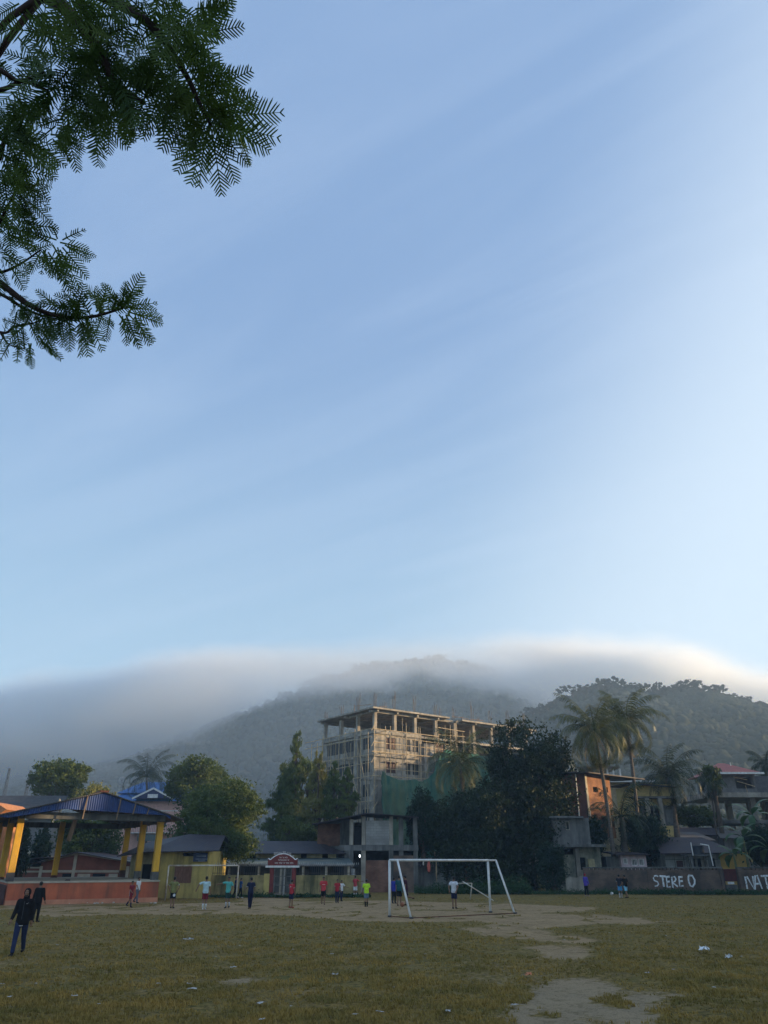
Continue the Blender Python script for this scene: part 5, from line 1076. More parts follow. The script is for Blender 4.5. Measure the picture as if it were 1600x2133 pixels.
MB().slab([(X5(1371), -1.0, Z5(1778)), (X5(1535), -1.0, Z5(1776)), (X5(1500), 3.5, Z5(1744, Y + 3.5)), (X5(1392), 3.5, Z5(1746, Y + 3.5))], .07).build('roof', darkr, ht)
MB().slab([(X5(1392), 3.55, Z5(1746, Y + 3.5)), (X5(1500), 3.55, Z5(1744, Y + 3.5)), (X5(1540), 8, Z5(1770)), (X5(1380), 8, Z5(1770))], .07).build('roof', darkr, ht)
for i, (a, b, py, yy) in enumerate(((1385, 1490, 1738, 83), (1420, 1540, 1728, 86), (1500, 1600, 1735, 84))):
    bx2 = thing('sheet_hut', ['low dark roof directly behind the patched sheet hut', 'rusty low roof under the stilt house pillars', 'dark low roof behind the banana plants'][i], 'hut', (xat(a, 1740, yy), yy, 0)); ww = xat(b, 1740, yy) - xat(a, 1740, yy)
    zz_ = zat(1450, py + 10, yy); MB().box(.5, ww - .5, .5, 5, -.1, zz_ - .1).build('wall', concd, bx2); MB().slab([(0, 0, zz_), (ww, 0, zz_ - .1), (ww - .6, 3, zz_ + .75), (.8, 3, zz_ + .8)], .08).build('roof', [greyr, darkr, greyr][i], bx2)
tk = thing('water_tank', 'dark water tank on a small slab in front of the sheet hut', 'water tank', (xat(1457, 1790, 74), 74, 0)); zt_ = zat(1457, 1780, 74)
MB().cyl(0, 0, zt_, zt_ + .72, .52, 18).build('tank', mat('tank_black', (.03, .035, .045), rough=.5), tk, smooth=False)
MB().cyl(0, 0, zt_ + .72, zt_ + .85, .5, 18, .2).build('lid', iron, tk); MB().box(-1.3, 1.1, -.8, .8, zt_ - .12, zt_ - .003).build('slab', concd, tk)
for (a, b) in ((-.9, -.5), (.7, -.5), (-.9, .5), (.7, .5)): MB().box(a - .1, a + .1, b - .1, b + .1, -.1, zt_ - .123).build('leg', concd, tk)
for (pa, pya, pb, pyb) in ((1439, 1755, 1444, 1782), (1459, 1758, 1476, 1761), (1476, 1761, 1486, 1804)):
    a = at(pa, pya, 73.2) - Vector((xat(1457, 1790, 74), 74, 0)); b = at(pb, pyb, 73.2) - Vector((xat(1457, 1790, 74), 74, 0)); MB().tube([tuple(a), tuple(b)], .045, 7).build('pipe', white, tk)
Y = 73; x0 = xat(1266, 1790, Y); pk = thing('pink_shed', 'small pale pink shed with two barred windows behind the wall', 'shed', (x0, Y, 0)); X6 = lambda px: xat(px, 1790, Y) - x0; Z6 = lambda py: zat(1320, py, Y)
mb = MB(); a0 = X6(1293); wallgrid(mb, a0, X6(1346), -.1, Z6(1780), 0, .15, [(X6(1298), X6(1307), Z6(1800), Z6(1788)), (X6(1315), X6(1327), Z6(1803), Z6(1789)), (X6(1330), X6(1341), Z6(1803), Z6(1789))]); mb.box(a0, a0 + .15, .15, 3, -.1, Z6(1780)); mb.build('wall', pinkl, pk)
MB().box(a0 + .3, X6(1346) - .2, .4, 3, 0, Z6(1783)).build('interior', darkin, pk)
MB().box(0, a0 - .01, .5, 3.2, -.1, Z6(1784)).build('grey_wall', concd, pk)
for (a, b) in ((1298, 1307), (1315, 1327), (1330, 1341)): window(pk, X6(a), X6(b), Z6(1803 if a > 1300 else 1800), Z6(1789 if a > 1300 else 1788), .02, bars=3, fr=.05, fm=white)
MB().slab([(a0 - .8, -.7, Z6(1778)), (X6(1349), -.6, Z6(1779)), (X6(1349), 3.4, Z6(1774)), (a0 - .8, 3.4, Z6(1772))], .1).build('roof', darkr, pk)

# ---------------------------------------------------------------- brick boundary wall with painted letters
Y = 69.0; letter = mat('wall_lettering', (.58, .60, .61), var=.55, scale=7, contrast=(.32, .5))
ztop = zat(1400, 1806, Y)
def bwall(label, pxa, pxb, posts, zt=ztop):
    xa, xb = xat(pxa, 1830, Y), xat(pxb, 1830, Y); r_ = thing('boundary_wall', label, 'wall', (xa, Y, 0)); w_ = xb - xa
    MB().box(0, w_, .0, .24, -.1, zt - .22).build('brickwork', brickw, r_)
    mb = MB(); x = 0
    while x < w_:                                                  # honeycomb course of spaced bricks under the coping
        mb.box(x, min(x + .22, w_), .02, .22, zt - .217, zt - .103); x += .32
    mb.build('open_course', brickw, r_); MB().box(-.02, w_ + .02, -.04, .28, zt - .10, zt).build('coping', concd, r_)
    for p in posts: xx = xat(p, 1830, Y) - xa; MB().box(xx - .12, xx + .12, -.08, -.002, -.1, zt - .104).build('pier', brickw, r_)
    return r_, xa
w1, xa1 = bwall('long dark brick wall painted with the word STEREO', 1217, 1508, (1222, 1288, 1352, 1428.5, 1504))
w2, xa2 = bwall('brick wall right of the rusty gate painted with white letters NAT', 1539, 1760, (1543, 1620, 1700))
def strokes(root, xa, segs, name='lettering'):
    mb = MB()
    for s_ in segs:
        pts = [at(px, py, Y - .02) for px, py in s_]; mb.tube([(p.x - xa, -.022, p.z) for p in pts], (.058 + .02 * ((len(s_) * 7) % 3) / 2), 6)
    o = mb.build(name, letter, root); o.scale = (1, .35, 1); o.location = (0, -.016, 0); return o
ST = [[(1371, 1826), (1367, 1824), (1363, 1825), (1361, 1829), (1363, 1834), (1370, 1837), (1372, 1842), (1369, 1845), (1364, 1846)],
      [(1374, 1825), (1387, 1826)], [(1380, 1826), (1383, 1847)],
      [(1388, 1826), (1390, 1848), (1397, 1847)], [(1388, 1827), (1395, 1826)], [(1389, 1837), (1395, 1836)],
      [(1402, 1850), (1399, 1827), (1405, 1826), (1408, 1831), (1406, 1836), (1401, 1838), (1412, 1847)],
      [(1414, 1826), (1416, 1846), (1424, 1845)], [(1413, 1827), (1422, 1827)], [(1415, 1836), (1422, 1835)],
      [(1434, 1824), (1434, 1834), (1438, 1845), (1443, 1847), (1447, 1841), (1447, 1833), (1442, 1824), (1434, 1824)]]
# leave the letter sizes as painted: small RE, tall O
strokes(w1, xa1, ST)
strokes(w2, xa2, [[(1557, 1852), (1552, 1826), (1556, 1826), (1571, 1852), (1568, 1825)], [(1573, 1853), (1573, 1824), (1577, 1823), (1588, 1853)], [(1575, 1841), (1584, 1841)], [(1585, 1825), (1606, 1824)], [(1594, 1826), (1600, 1853)], [(1612, 1852), (1612, 1826)], [(1622, 1838), (1626, 1826), (1634, 1826), (1637, 1839), (1632, 1852), (1625, 1850), (1622, 1838)]])
xa = xat(1509, 1830, Y); gt = thing('rusty_gate', 'dark maroon sheet gate hung in the gap of the brick wall', 'gate', (xa, Y, 0)); w_ = xat(1538, 1830, Y) - xa
MB().box(.05, w_ - .05, .08, .12, zat(1520, 1836, Y), zat(1520, 1810, Y)).build('sheet_panel', mat('maroon_sheet', (.085, .022, .02), var=.3, rough=.6), gt)
MB().box(.0, .05, .05, .15, -.05, zat(1520, 1809, Y)).build('gate_post', iron, gt); MB().box(w_ - .05, w_, .05, .15, -.05, zat(1520, 1809, Y)).build('gate_post', iron, gt)
MB().box(.3, w_ - .35, .14, .19, zat(1520, 1842, Y), zat(1520, 1837, Y)).build('white_plank', white, gt); MB().box(.05, w_ - .05, .3, .35, -.05, zat(1520, 1843, Y)).build('lower_boards', concd, gt)
xa = xat(1180, 1840, Y); lwl = thing('low_wall', 'short crumbling cement wall left of the long brick wall', 'wall', (xa, Y + .1, 0)); w_ = xat(1216, 1840, Y) - xa
MB().prism([(0, -.1), (w_, -.1), (w_, zat(1200, 1824, Y)), (w_ * .6, zat(1200, 1829, Y)), (w_ * .3, zat(1200, 1826, Y)), (0, zat(1200, 1831, Y))], 0, .22).build('masonry', conc, lwl)

# ---------------------------------------------------------------- far distance: pylons and roofs in the haze on the left
for px, h in ((8, 1600), (53, 1604)):
    Yp = 160; p = at(px, 1660, Yp); zt_ = zat(px, h, Yp); t = thing('lattice_mast', 'thin hazy steel mast above the grey roof, ' + ('at the left edge' if px == 8 else 'right of the other mast'), 'mast', (p.x, Yp, 0))
    mb = MB()
    for a, b in ((-.5, -.5), (.5, -.5), (.5, .5), (-.5, .5)): mb.beam((a, b, 0), (a * .25, b * .25, zt_), .06)
    for k in range(12):
        z0_, z1_ = zt_ * k / 12, zt_ * (k + 1) / 12; s0, s1 = .5 - .375 * k / 12, .5 - .375 * (k + 1) / 12; mb.beam((-s0, -s0, z0_), (s1, -s1, z1_), .04); mb.beam((s0, -s0, z0_), (s0 * -1, -s0, z0_), .04)
    mb.build('lattice', iron, t)

# ---------------------------------------------------------------- unseen blocks and trees added on the sunrise side to shade the field
def shade_block(label, x, y, sx, sy, h):
    t = thing('sun_blocker', label, 'building', (x, y, 0)); MB().box(0, sx, 0, sy, -.1, h).build('wall', plaster, t); MB().box(-.4, sx + .4, -.4, sy + .4, h + .003, h + .3).build('roof_slab', conc, t)
    n = int(h / 3.1)
    for k in range(n):
        for q in range(int(sy / 4)): MB().box(-.06, -.003, 1.2 + q * 4, 2.8 + q * 4, 1 + k * 3.1, 2.5 + k * 3.1).build('window', glass, t)
shade_block('long unseen block added right of the field to shade it', 50, -34, 12, 87.2, 20)
shade_block('low unseen filler block added to let sun reach one stage column', 50, 53.25, 12, 1.60, 15.6)  # added gap, cut low so a slit of sun hits one column
shade_block('unseen block added for shade beyond the low filler block', 50, 54.9, 12, 13.5, 20)
shade_block('tall unseen block added on the right to shade the lower tower', 76, 94, 12, 34, 28)
for i, (x, y, h) in enumerate(((53, 70, 15), (60, 78, 14), (66, 88, 19))):  # added out-of-view trees that make the shade edge irregular
    tree('shade_tree', ['nearest', 'middle', 'farthest'][i] + ' of the three unseen trees added on the right for shade', 'tree', (x, y, 0), h * .4, [(0, 0, h * .66, 5.2, 5.2, h * .34), (2.5, 3, h * .55, 3.8, 3.8, h * .25), (-2.5, -2.5, h * .55, 3.8, 3.8, h * .25)], 7000, .7, L_mid, 300 + i, 'unseen shade trees added right of the field')
# ================================================================ goals and people
def gp(v, z=0): return (v.x, v.y, z)
P1, P2, S1, S2 = gnd(812, 1909), gnd(1022, 1900), gnd(857, 1912.5), gnd(1073, 1902.5); GH = 2.43
perp = ((S1 - P1) + (S2 - P2)) / 2; pt = perp * .36
goal = thing('football_goal', 'large white pipe football goal with slanted rear legs in the middle of the field', 'goal', (P1.x, P1.y, 0)); o_ = Vector((P1.x, P1.y, 0))
def gt_(n, a, b, r, m=white, par=goal, o=None): return MB().tube([Vector(a) - (o or o_), Vector(b) - (o or o_)], r, 10).build(n, m, par, smooth=True)
p1t, p2t = P1 + Vector((0, 0, GH)), P2 + Vector((0, 0, GH)); s1t, s2t = p1t + pt, p2t + pt; s1t.z = s2t.z = GH
gt_('post', gp(P1, -.1), p1t, .062); gt_('post', gp(P2, -.1), p2t, .062); gt_('crossbar', p1t, p2t, .058)
gt_('rear_leg', gp(S1, -.08), s1t, .05); gt_('rear_leg', gp(S2, -.08), s2t, .05); gt_('top_side_bar', p1t, s1t, .045); gt_('top_side_bar', p2t, s2t, .045); gt_('rear_bar', s1t, s2t, .045)
for q in (P1, P2, S1, S2): gt_('foot_plate', (q.x, q.y, -.02), (q.x, q.y, .05), .10, iron)
gt_('ground_rail', (S1.x, S1.y, .01), (S2.x, S2.y, .01), .02, rust); gt_('ground_rail', (P1.x, P1.y, .01), (S1.x, S1.y, .01), .02, rust)
A1, A2 = gnd(344, 1874), gnd(492, 1872); a1h = zat(350, 1803, A1.y)
goal2 = thing('football_goal', 'thin rusty white football goal in front of the yellow hut', 'goal', (A1.x, A1.y, 0)); o2 = Vector((A1.x, A1.y, 0))
rustw = mat('rusty_white', (.58, .56, .50), var=.3, scale=2, col2=(.42, .33, .24), rough=.6, contrast=(.42, .58))
for n, a, b in (('post', gp(A1, -.1), gp(A1, a1h)), ('post', gp(A2, -.1), gp(A2, a1h)), ('crossbar', gp(A1, a1h), gp(A2, a1h))): gt_(n, a, b, .05, rustw, goal2, o2)
Ys = 57; b0 = at(980, 1877, Ys); b0.z = 0; goal3 = thing('practice_frame', 'small leaning practice frame of thin poles seen through the large goal', 'goal frame', tuple(b0))
for n, a, b in (('post', b0, at(983, 1840, Ys)), ('crossbar', at(983, 1840, Ys), at(955, 1840, Ys + 1.5)), ('slanted_pole', at(964, 1836, Ys), gnd(1028, 1876))): gt_(n, tuple(a), tuple(b), .035, rustw, goal3, b0)
# things hanging from the crossbar
bd = (s2t - s1t).normalized()
def hang(px, pyb, w, label, m, name, cat, seed):
    d = ray(px, 1793); n = Vector((bd.y, -bd.x)); t = (n.x * s1t.x + n.y * s1t.y) / (n.x * d.x + n.y * d.y); p = Vector((d.x * t, d.y * t, GH - .045)); L_ = p.z - zat(px, pyb, p.y); g = random.Random(seed)
    vs = []; fs = []; k = 7
    for i in range(k):
        f = i / (k - 1); ww = w * (.5 + .7 * math.sin(f * 2.6)) * (1 if f < .85 else .4)
        for j in range(4): vs.append(((j / 3 - .5) * ww, .03 * math.sin(j * 2 + f * 5) + g.uniform(-.01, .01), -f * L_))
    for i in range(k - 1):
        for j in range(3): a = i * 4 + j; fs.append((a, a + 1, a + 5, a + 4))
    o = MB().add(vs, fs).build(name, m, fix=False, smooth=True); o.location = p; so = o.modifiers.new('s', 'SOLIDIFY'); so.thickness = .012; return tag(o, label, cat)
hang(893, 1817, .13, 'faded red cloth hanging from the goal crossbar', mat('cloth_red', (.45, .12, .10), var=.2), 'hanging_cloth', 'cloth', 1)
hang(908.5, 1838, .035, 'long pale rag strip hanging from the goal crossbar', mat('cloth_tan', (.35, .27, .18), var=.2), 'hanging_rag', 'rag', 2)
hang(882, 1803, .05, 'short white rag hanging left of the red cloth', mat('cloth_white', (.5, .5, .48)), 'hanging_rag', 'rag', 3)
hang(830, 1801, .04, 'tiny white tag of cloth near the left goal corner', mat('cloth_white', (.5, .5, .48)), 'hanging_rag', 'rag', 4)

# ---------------------------------------------------------------- people
def eloft(mb, rings, n=14):
    """closed loft through rings (x, y, z, half width, half depth, frame) ; frame None = horizontal ring"""
    vs = []; fs = []; k = len(rings)
    for (c, rx, ry, u, v) in rings:
        for j in range(n): a = 2 * math.pi * j / n; vs.append(c + u * (math.cos(a) * rx) + v * (math.sin(a) * ry))
    for i in range(k - 1):
        for j in range(n): j2 = (j + 1) % n; fs.append((i * n + j, i * n + j2, (i + 1) * n + j2, (i + 1) * n + j))
    fs.append(tuple(range(n - 1, -1, -1))); fs.append(tuple((k - 1) * n + j for j in range(n))); mb.add(vs, fs)
EX, EY = Vector((1, 0, 0)), Vector((0, 1, 0))
def vloft(mb, base, spec): eloft(mb, [(base + Vector((0, y, z)), rx, ry, EX, EY) for (z, rx, ry, y) in spec])
def ellip(mb, c, r, n=12):
    vloft(mb, c, [(math.sin(t) * r[2], math.cos(t) * r[0] + .001, math.cos(t) * r[1] + .001, 0) for t in np.linspace(-1.5, 1.5, 9)])
def union(mb, vox, name, m, root, s, it=2):
    """weld overlapping lofts into one continuous surface"""
    bm = bmesh.new(); me = bpy.data.meshes.new('tmp'); me.from_pydata([tuple(Vector(v) * s) for v in mb.v], [], mb.f); bm.from_mesh(me); bmesh.ops.recalc_face_normals(bm, faces=bm.faces); bm.to_mesh(me); bm.free()
    o = bpy.data.objects.new('tmp', me); COL.objects.link(o); r = o.modifiers.new('r', 'REMESH'); r.mode = 'VOXEL'; r.voxel_size = vox * s; r.use_smooth_shade = True
    q = o.modifiers.new('q', 'SMOOTH'); q.factor = .5; q.iterations = it
    bpy.context.view_layer.update(); ev = o.evaluated_get(bpy.context.evaluated_depsgraph_get()); nm = bpy.data.meshes.new_from_object(ev); bpy.data.objects.remove(o)
    nm.name = name; nm.materials.clear(); nm.materials.append(m); nm.polygons.foreach_set('use_smooth', [True] * len(nm.polygons)); return link(name, nm, root)
SKIN = mat('skin_brown', (.21, .115, .07), var=.12, rough=.55, spec=.35); HAIR = mat('hair_black', (.012, .010, .010), var=.3, rough=.5, spec=.3); EYE = mat('eye_white', (.5, .48, .45)); 
def fabric(rgb): return mat('fabric_%02d%02d%02d' % tuple(int(c * 99) for c in rgb), rgb, var=.2, scale=6, rough=.85, spec=.1, bump=.35, bscale=9)
WIDE = 1.0
def cut3(a, b, t): return a + (b - a) * t
def V3(*a): return Vector(a)
def person(label, px, py, head_py, face=0, shirt=(.5, .5, .5), pants=(.05, .05, .06), shoe=(.03, .03, .03), sock=None, long_p=False, long_s=False, armL=(10, 0, 10), armR=(10, 0, 10), legL=(0, 0), legR=(0, 0),
           hood=False, cap=None, Y=None, sub=1, stripe=None, lean=0.0, group=None, hem=None, turn=0):
    """face: degrees, 0 = facing the camera, 90 = facing picture right, 180 = back to camera.
    arm = (outward angle, forward angle, elbow bend); leg = (forward angle, knee bend)"""
    g = gnd(px, py) if Y is None else Vector((xat(px, py, Y), Y, 0)); H = zat(px, head_py, g.y); s = H / 1.75
    root = thing('person', label, 'person', (g.x, g.y, 0), R(face), group); root.scale = (WIDE, 1, 1)
    def leg(sd, a):
        f, kb = R(a[0]), R(a[1]); hip = V3(sd * .095, 0, .92); kn = hip + V3(-sd * .03, -math.sin(f), -math.cos(f)) * .44; f2 = f - kb; an = kn + V3(-sd * .04, -math.sin(f2), -math.cos(f2)) * .42; return hip, kn, an, an + V3(sd * .02, -.17 * math.cos(f2) - .0, -.045 + .17 * -math.sin(f2) * -1 * 0)
    def arm(sd, a):
        o_, f, b_ = R(a[0]), R(a[1]), R(a[2]); sh = V3(sd * .185, .0 - lean * .2, 1.43); d = V3(sd * math.sin(o_) * math.cos(f * .0), -math.sin(f) * math.cos(o_), -math.cos(f) * math.cos(o_)).normalized()
        el = sh + d * .29
        if a[2] >= 0:                                             # elbow bends forwards
            ax = V3(1, 0, 0) if abs(a[0]) < 60 else V3(0, 0, 1) * sd; q = Matrix.Rotation(-b_ if abs(a[0]) < 60 else b_, 3, ax)
        else: q = Matrix.Rotation(-b_ * sd, 3, V3(0, 1, 0))        # hand turns in towards the body
        d2 = (q @ d).normalized(); wr = el + d2 * .25; return sh, el, wr, d2
    LL, RL, LA, RA = leg(-1, legL), leg(1, legR), arm(-1, armL), arm(1, armR)
    low = min(LL[2].z, RL[2].z); dz = .075 - low                    # set the lower foot on the ground
    up = V3(0, 0, dz)
    LL = [p + up for p in LL]; RL = [p + up for p in RL]; LA = [p + up if i < 3 else p for i, p in enumerate(LA)]; RA = [p + up if i < 3 else p for i, p in enumerate(RA)]
    pel, sp_, ch_, nk = V3(0, 0, .95) + up, V3(0, 0, 1.13) + up, V3(0, .0 - lean * .1, 1.33) + up, V3(0, .005 - lean * .2, 1.50) + up
    h0, h1, h2 = V3(0, -.015 - lean * .25, 1.565) + up, V3(0, -.015 - lean * .27, 1.635) + up, V3(0, .0 - lean * .27, 1.695) + up
    yl = lambda z: -lean * .27 * max(0, (z - 1.0)) / .7
    mb = MB(); vloft(mb, up, [(z, x, y, yl(z) + yo) for (z, x, y, yo) in ((.84, .13, .09, .01), (.95, .155, .105, .01), (1.08, .135, .095, 0), (1.2, .145, .10, 0), (1.32, .165, .108, 0), (1.41, .165, .095, .005), (1.455, .10, .07, .01), (1.50, .056, .058, .01), (1.57, .052, .056, 0))])
    vloft(mb, up, [(z, x, y, yl(z) - .015 + yo) for (z, x, y, yo) in ((1.535, .035, .045, -.02), (1.56, .055, .068, -.012), (1.60, .068, .086, -.002), (1.65, .076, .096, .0), (1.70, .070, .088, .004), (1.735, .048, .062, .006), (1.75, .02, .03, .006))])
    for L_ in (LL, RL):
        hp, kn_, an, toe = L_[:4]; mb.tube([hp + V3(0, 0, .02), cut3(hp, kn_, .5), kn_, cut3(kn_, an, .3), an], [.088, .078, .056, .058, .036], 10); mb.tube([an + V3(0, .03, -.04), an + V3(0, -.08, -.05), toe + V3(0, 0, -.01)], [.034, .036, .02], 8)
    for A in (LA, RA): mb.tube([A[0] + V3(0, 0, -.005), cut3(A[0], A[1], .4), A[1], cut3(A[1], A[2], .35), A[2], A[2] + A[3] * .05, A[2] + A[3] * .095], [.056, .048, .040, .038, .027, .036, .030], 9)
    mb.tube([ch_ + V3(-.15, 0, .085), ch_ + V3(.15, 0, .085)], .052, 9)
    body = union(mb, .016, 'body', SKIN, root, s, 1)
    mb = MB()
    for A, sd in ((LA, -1), (RA, 1)):                               # five separate fingers rooted in the palm
        w = A[2] + A[3] * .085; d = A[3]; side = d.cross(V3(0, 1, .2)).normalized(); curl = d.cross(side).normalized()
        for off, ln in ((-.026, .070), (-.009, .080), (.009, .076), (.026, .062)): b = w + side * off; mb.tube([b, b + d * ln * .55, b + d * ln * .85 + curl * ln * .35], [.010, .009, .007], 5)
        b = A[2] + A[3] * .03 + side * .026; mb.tube([b, b + side * .03 + d * .03, b + side * .035 + d * .06], [.011, .010, .008], 5)
    hc = h1 + V3(0, -.090, -.002)
    mb.tube([hc + V3(0, .01, .03), hc + V3(0, -.024, -.012), hc + V3(0, .012, -.024)], [.010, .016, .010], 6)       # nose
    mb.tube([hc + V3(-.024, .012, -.05), hc + V3(0, -.004, -.052), hc + V3(.024, .012, -.05)], [.005, .008, .005], 5)   # lips
    for sd in (-1, 1): mb.tube([h1 + V3(sd * .074, 0, .02), h1 + V3(sd * .084, .01, 0), h1 + V3(sd * .074, 0, -.025)], [.01, .014, .008], 6)  # ears
    bm = bmesh.new(); bm.from_mesh(body.data); tm = bpy.data.meshes.new('t'); tm.from_pydata([tuple(Vector(p) * s) for p in mb.v], [], mb.f); bm.from_mesh(tm); bm.to_mesh(body.data); bm.free(); body.data.polygons.foreach_set('use_smooth', [True] * len(body.data.polygons))
    e = MB().use(EYE); 
    for sd in (-1, 1): e.use(EYE).tube([(hc + V3(sd * .032 - .011, .008, .022)) * s, (hc + V3(sd * .032, .002, .022)) * s, (hc + V3(sd * .032 + .011, .008, .022)) * s], [.003 * s, .007 * s, .003 * s], 6); e.use(HAIR).tube([(hc + V3(sd * .032 - .018, .010, .04)) * s, (hc + V3(sd * .032, .001, .045)) * s, (hc + V3(sd * .032 + .018, .012, .04)) * s], .0045 * s, 5); e.tube([(hc + V3(sd * .032 - .004, .001, .022)) * s, (hc + V3(sd * .032 + .004, .001, .022)) * s], .0055 * s, 6)
    e.build('face_detail', None, root)
    sm = fabric(shirt); pm = fabric(pants); hm_ = fabric(shoe)
    g0 = .012 if long_s else 0
    mb = MB(); vloft(mb, up, [(z, x + g0, y + g0, yl(z) + .003) for (z, x, y) in ((.80 if long_s else .845, .182, .128), (.90, .186, .130), (1.08, .166, .120), (1.20, .168, .122), (1.33, .184, .128), (1.405, .180, .112), (1.45, .120, .088), (1.475 + g0, .078, .076))])
    mb.tube([ch_ + V3(-.165, 0, .072), ch_ + V3(-.08, 0, .098), ch_ + V3(.08, 0, .098), ch_ + V3(.165, 0, .072)], .060 + g0, 10)
    for A, sd in ((LA, -1), (RA, 1)):
        ellip(mb, A[0] + V3(-sd * .012, 0, -.012), (.070 + g0, .070 + g0, .066 + g0)); A = [A[0] + (A[1] - A[0]) * .12] + list(A[1:])
        if long_s: mb.tube([A[0], cut3(A[0], A[1], .5), A[1], cut3(A[1], A[2], .5), cut3(A[1], A[2], .97)], [.074, .068, .062, .056, .043], 10)
        else: mb.tube([A[0], cut3(A[0], A[1], .35), cut3(A[0], A[1], .72)], [.070, .072, .074], 10)
    union(mb, .018, 'jacket' if long_s and hood else 'shirt', sm, root, s)
    mb = MB(); vloft(mb, up, [(.80, .15, .10, .005), (.86, .172, .118, .005), (.98, .160, .112, .005)])
    for L_ in (LL, RL):
        if long_p: mb.tube([L_[0] + V3(0, 0, .0), cut3(L_[0], L_[1], .5), L_[1], cut3(L_[1], L_[2], .5), cut3(L_[1], L_[2], 1.0)], [.098, .090, .074, .066, .056], 10)
        else: mb.tube([L_[0] + V3(0, 0, .0), cut3(L_[0], L_[1], .4), cut3(L_[0], L_[1], .88)], [.096, .092, .096], 10)
    union(mb, .018, 'trousers' if long_p else 'shorts', pm, root, s)
    for L_ in (LL, RL):
        an, toe = L_[2], L_[3]; mb = MB(); mb.tube([an + V3(0, .06, -.035), an + V3(0, -.03, -.03), an + V3(0, -.10, -.045), toe + V3(0, -.03, -.012)], [.030, .044, .042, .026], 8); mb.tube([an + V3(0, 0, .02), an + V3(0, 0, -.03)], .046, 8); union(mb, .014, 'shoe', hm_, root, s, 1)
        if sock: MB().tube([cut3(L_[1], an, .42) * s, cut3(L_[1], an, .6) * s, an * s], [.064 * s, .058 * s, .046 * s], 9).build('sock', fabric(sock), root, smooth=True)
    if hood:
        mb = MB(); ellip(mb, h1 + V3(0, .030, .022), (.102, .112, .122)); vloft(mb, up, [(1.44, .10, .095, .01), (1.50, .092, .095, .015), (1.56, .09, .095, .02)]); union(mb, .014, 'hood', sm, root, s)
        MB().tube([(ch_ + V3(0, -.148, .10)) * s, (ch_ + V3(0, -.150, 0)) * s, (sp_ + V3(0, -.143, 0)) * s, (pel + V3(0, -.150, 0)) * s], .004 * s, 5).build('zip', fabric((.10, .10, .11)), root)
        MB().tube([(ch_ + V3(.055, -.138, .035)) * s, (ch_ + V3(.075, -.138, .025)) * s, (ch_ + V3(.115, -.125, .055)) * s], [.002, .007, .002], 5).build('chest_mark', fabric((.4, .4, .4)), root)
        MB().tube([(up + V3(-.09, -.100, .785)) * s, (up + V3(0, -.122, .78)) * s, (up + V3(.06, -.112, .785)) * s], .014 * s, 6).build('shirt_hem', fabric((.4, .4, .4)), root)
        MB().tube([(h1 + V3(-.050, -.070, -.045)) * s, (h1 + V3(0, -.088, -.075)) * s, (h1 + V3(.050, -.070, -.045)) * s], [.012 * s, .022 * s, .012 * s], 6).build('beard', HAIR, root, smooth=True)
    else:
        mb = MB(); ellip(mb, h1 + V3(0, .012, .052), (.084, .104, .080)); ellip(mb, h1 + V3(0, .035, -.005), (.076, .074, .06)); union(mb, .014, 'cap' if cap else 'hair', fabric(cap) if cap else HAIR, root, s, 1)
    if stripe:                                                       # pale trim on the shirt: shoulders and back number block
        col, kind = stripe; mb = MB()
        if kind in ('trim', 'number'):
            for A in (LA, RA): a = cut3(A[0], A[1], .62); b = cut3(A[0], A[1], .71); mb.tube([a * s, b * s], .0755 * s, 10)
            mb.tube([(nk + V3(-.06, 0, -.035)) * s, (nk + V3(0, -.065, -.05)) * s, (nk + V3(.06, 0, -.035)) * s, (nk + V3(0, .065, -.03)) * s, (nk + V3(-.06, 0, -.035)) * s], .012 * s, 6)
        if kind == 'number':
            for sd in (-.035, .03): mb.box((sd - .016) * s, (sd + .016) * s, .124 * s, .136 * s, (1.27 + dz) * s, (1.36 + dz) * s)
        if kind == 'chest': mb.box(-.10 * s, .10 * s, -.138 * s, -.126 * s, (1.24 + dz) * s, (1.265 + dz) * s)
        if kind == 'side':
            for sd in (-1, 1): mb.tube([(V3(sd * .182, 0, 1.28) + up) * s, (V3(sd * .165, 0, 1.05) + up) * s, (V3(sd * .186, 0, .74) + up) * s], .014 * s, 6)
        mb.build('shirt_trim', fabric(col), root)
    return root
W_ = (.60, .62, .64); NV = (.018, .022, .055); BK = (.012, .012, .014); RD = (.42, .035, .045); MR = (.16, .02, .03)
person('person in black hooded jacket and blue jeans walking towards the camera at left', 34, 1990, 1850, 8, BK, (.025, .035, .085), BK, long_p=True, long_s=True, hood=True, armL=(9, 14, 16), armR=(5, -16, 18), legL=(17, 2), legR=(-15, 20), sub=2)
person('person in plain black clothes standing behind the hooded walker', 72, 1921, 1837, 172, BK, BK, BK, long_p=True, long_s=True, armL=(12, 4, 12), armR=(10, -6, 8), legL=(6, 2), legR=(-6, 4), sub=2)
person('boy in dark maroon kit with pale side stripe walking by the stage', 270, 1890, 1835, 62, MR, MR, BK, sock=(.03, .02, .05), armL=(8, 18, 40), armR=(8, -14, 30), legL=(16, 10), legR=(-20, 18), stripe=((.5, .45, .45), 'side'))
person('person in white shirt and grey trousers behind the maroon boy', 284, 1881, 1827, 70, W_, (.11, .12, .15), BK, long_p=True, armL=(8, 10, 30), armR=(8, -8, 20), legL=(8, 5), legR=(-10, 25))
p5 = person('boy in olive shirt and black shorts with hand on hip near the hut', 358, 1892, 1827, 178, (.20, .20, .075), BK, BK, armL=(38, -6, -62), armR=(42, 8, -70), legL=(3, 2), legR=(-3, 2), stripe=((.5, .5, .42), 'trim'))
MB().cyl(0, 0, -.006, .006, .075, 16).build('shorts_badge', fabric((.6, .62, .65)), p5).location = (-.09, .128, .66); children(p5)[-1].rotation_euler = (R(90), 0, 0)
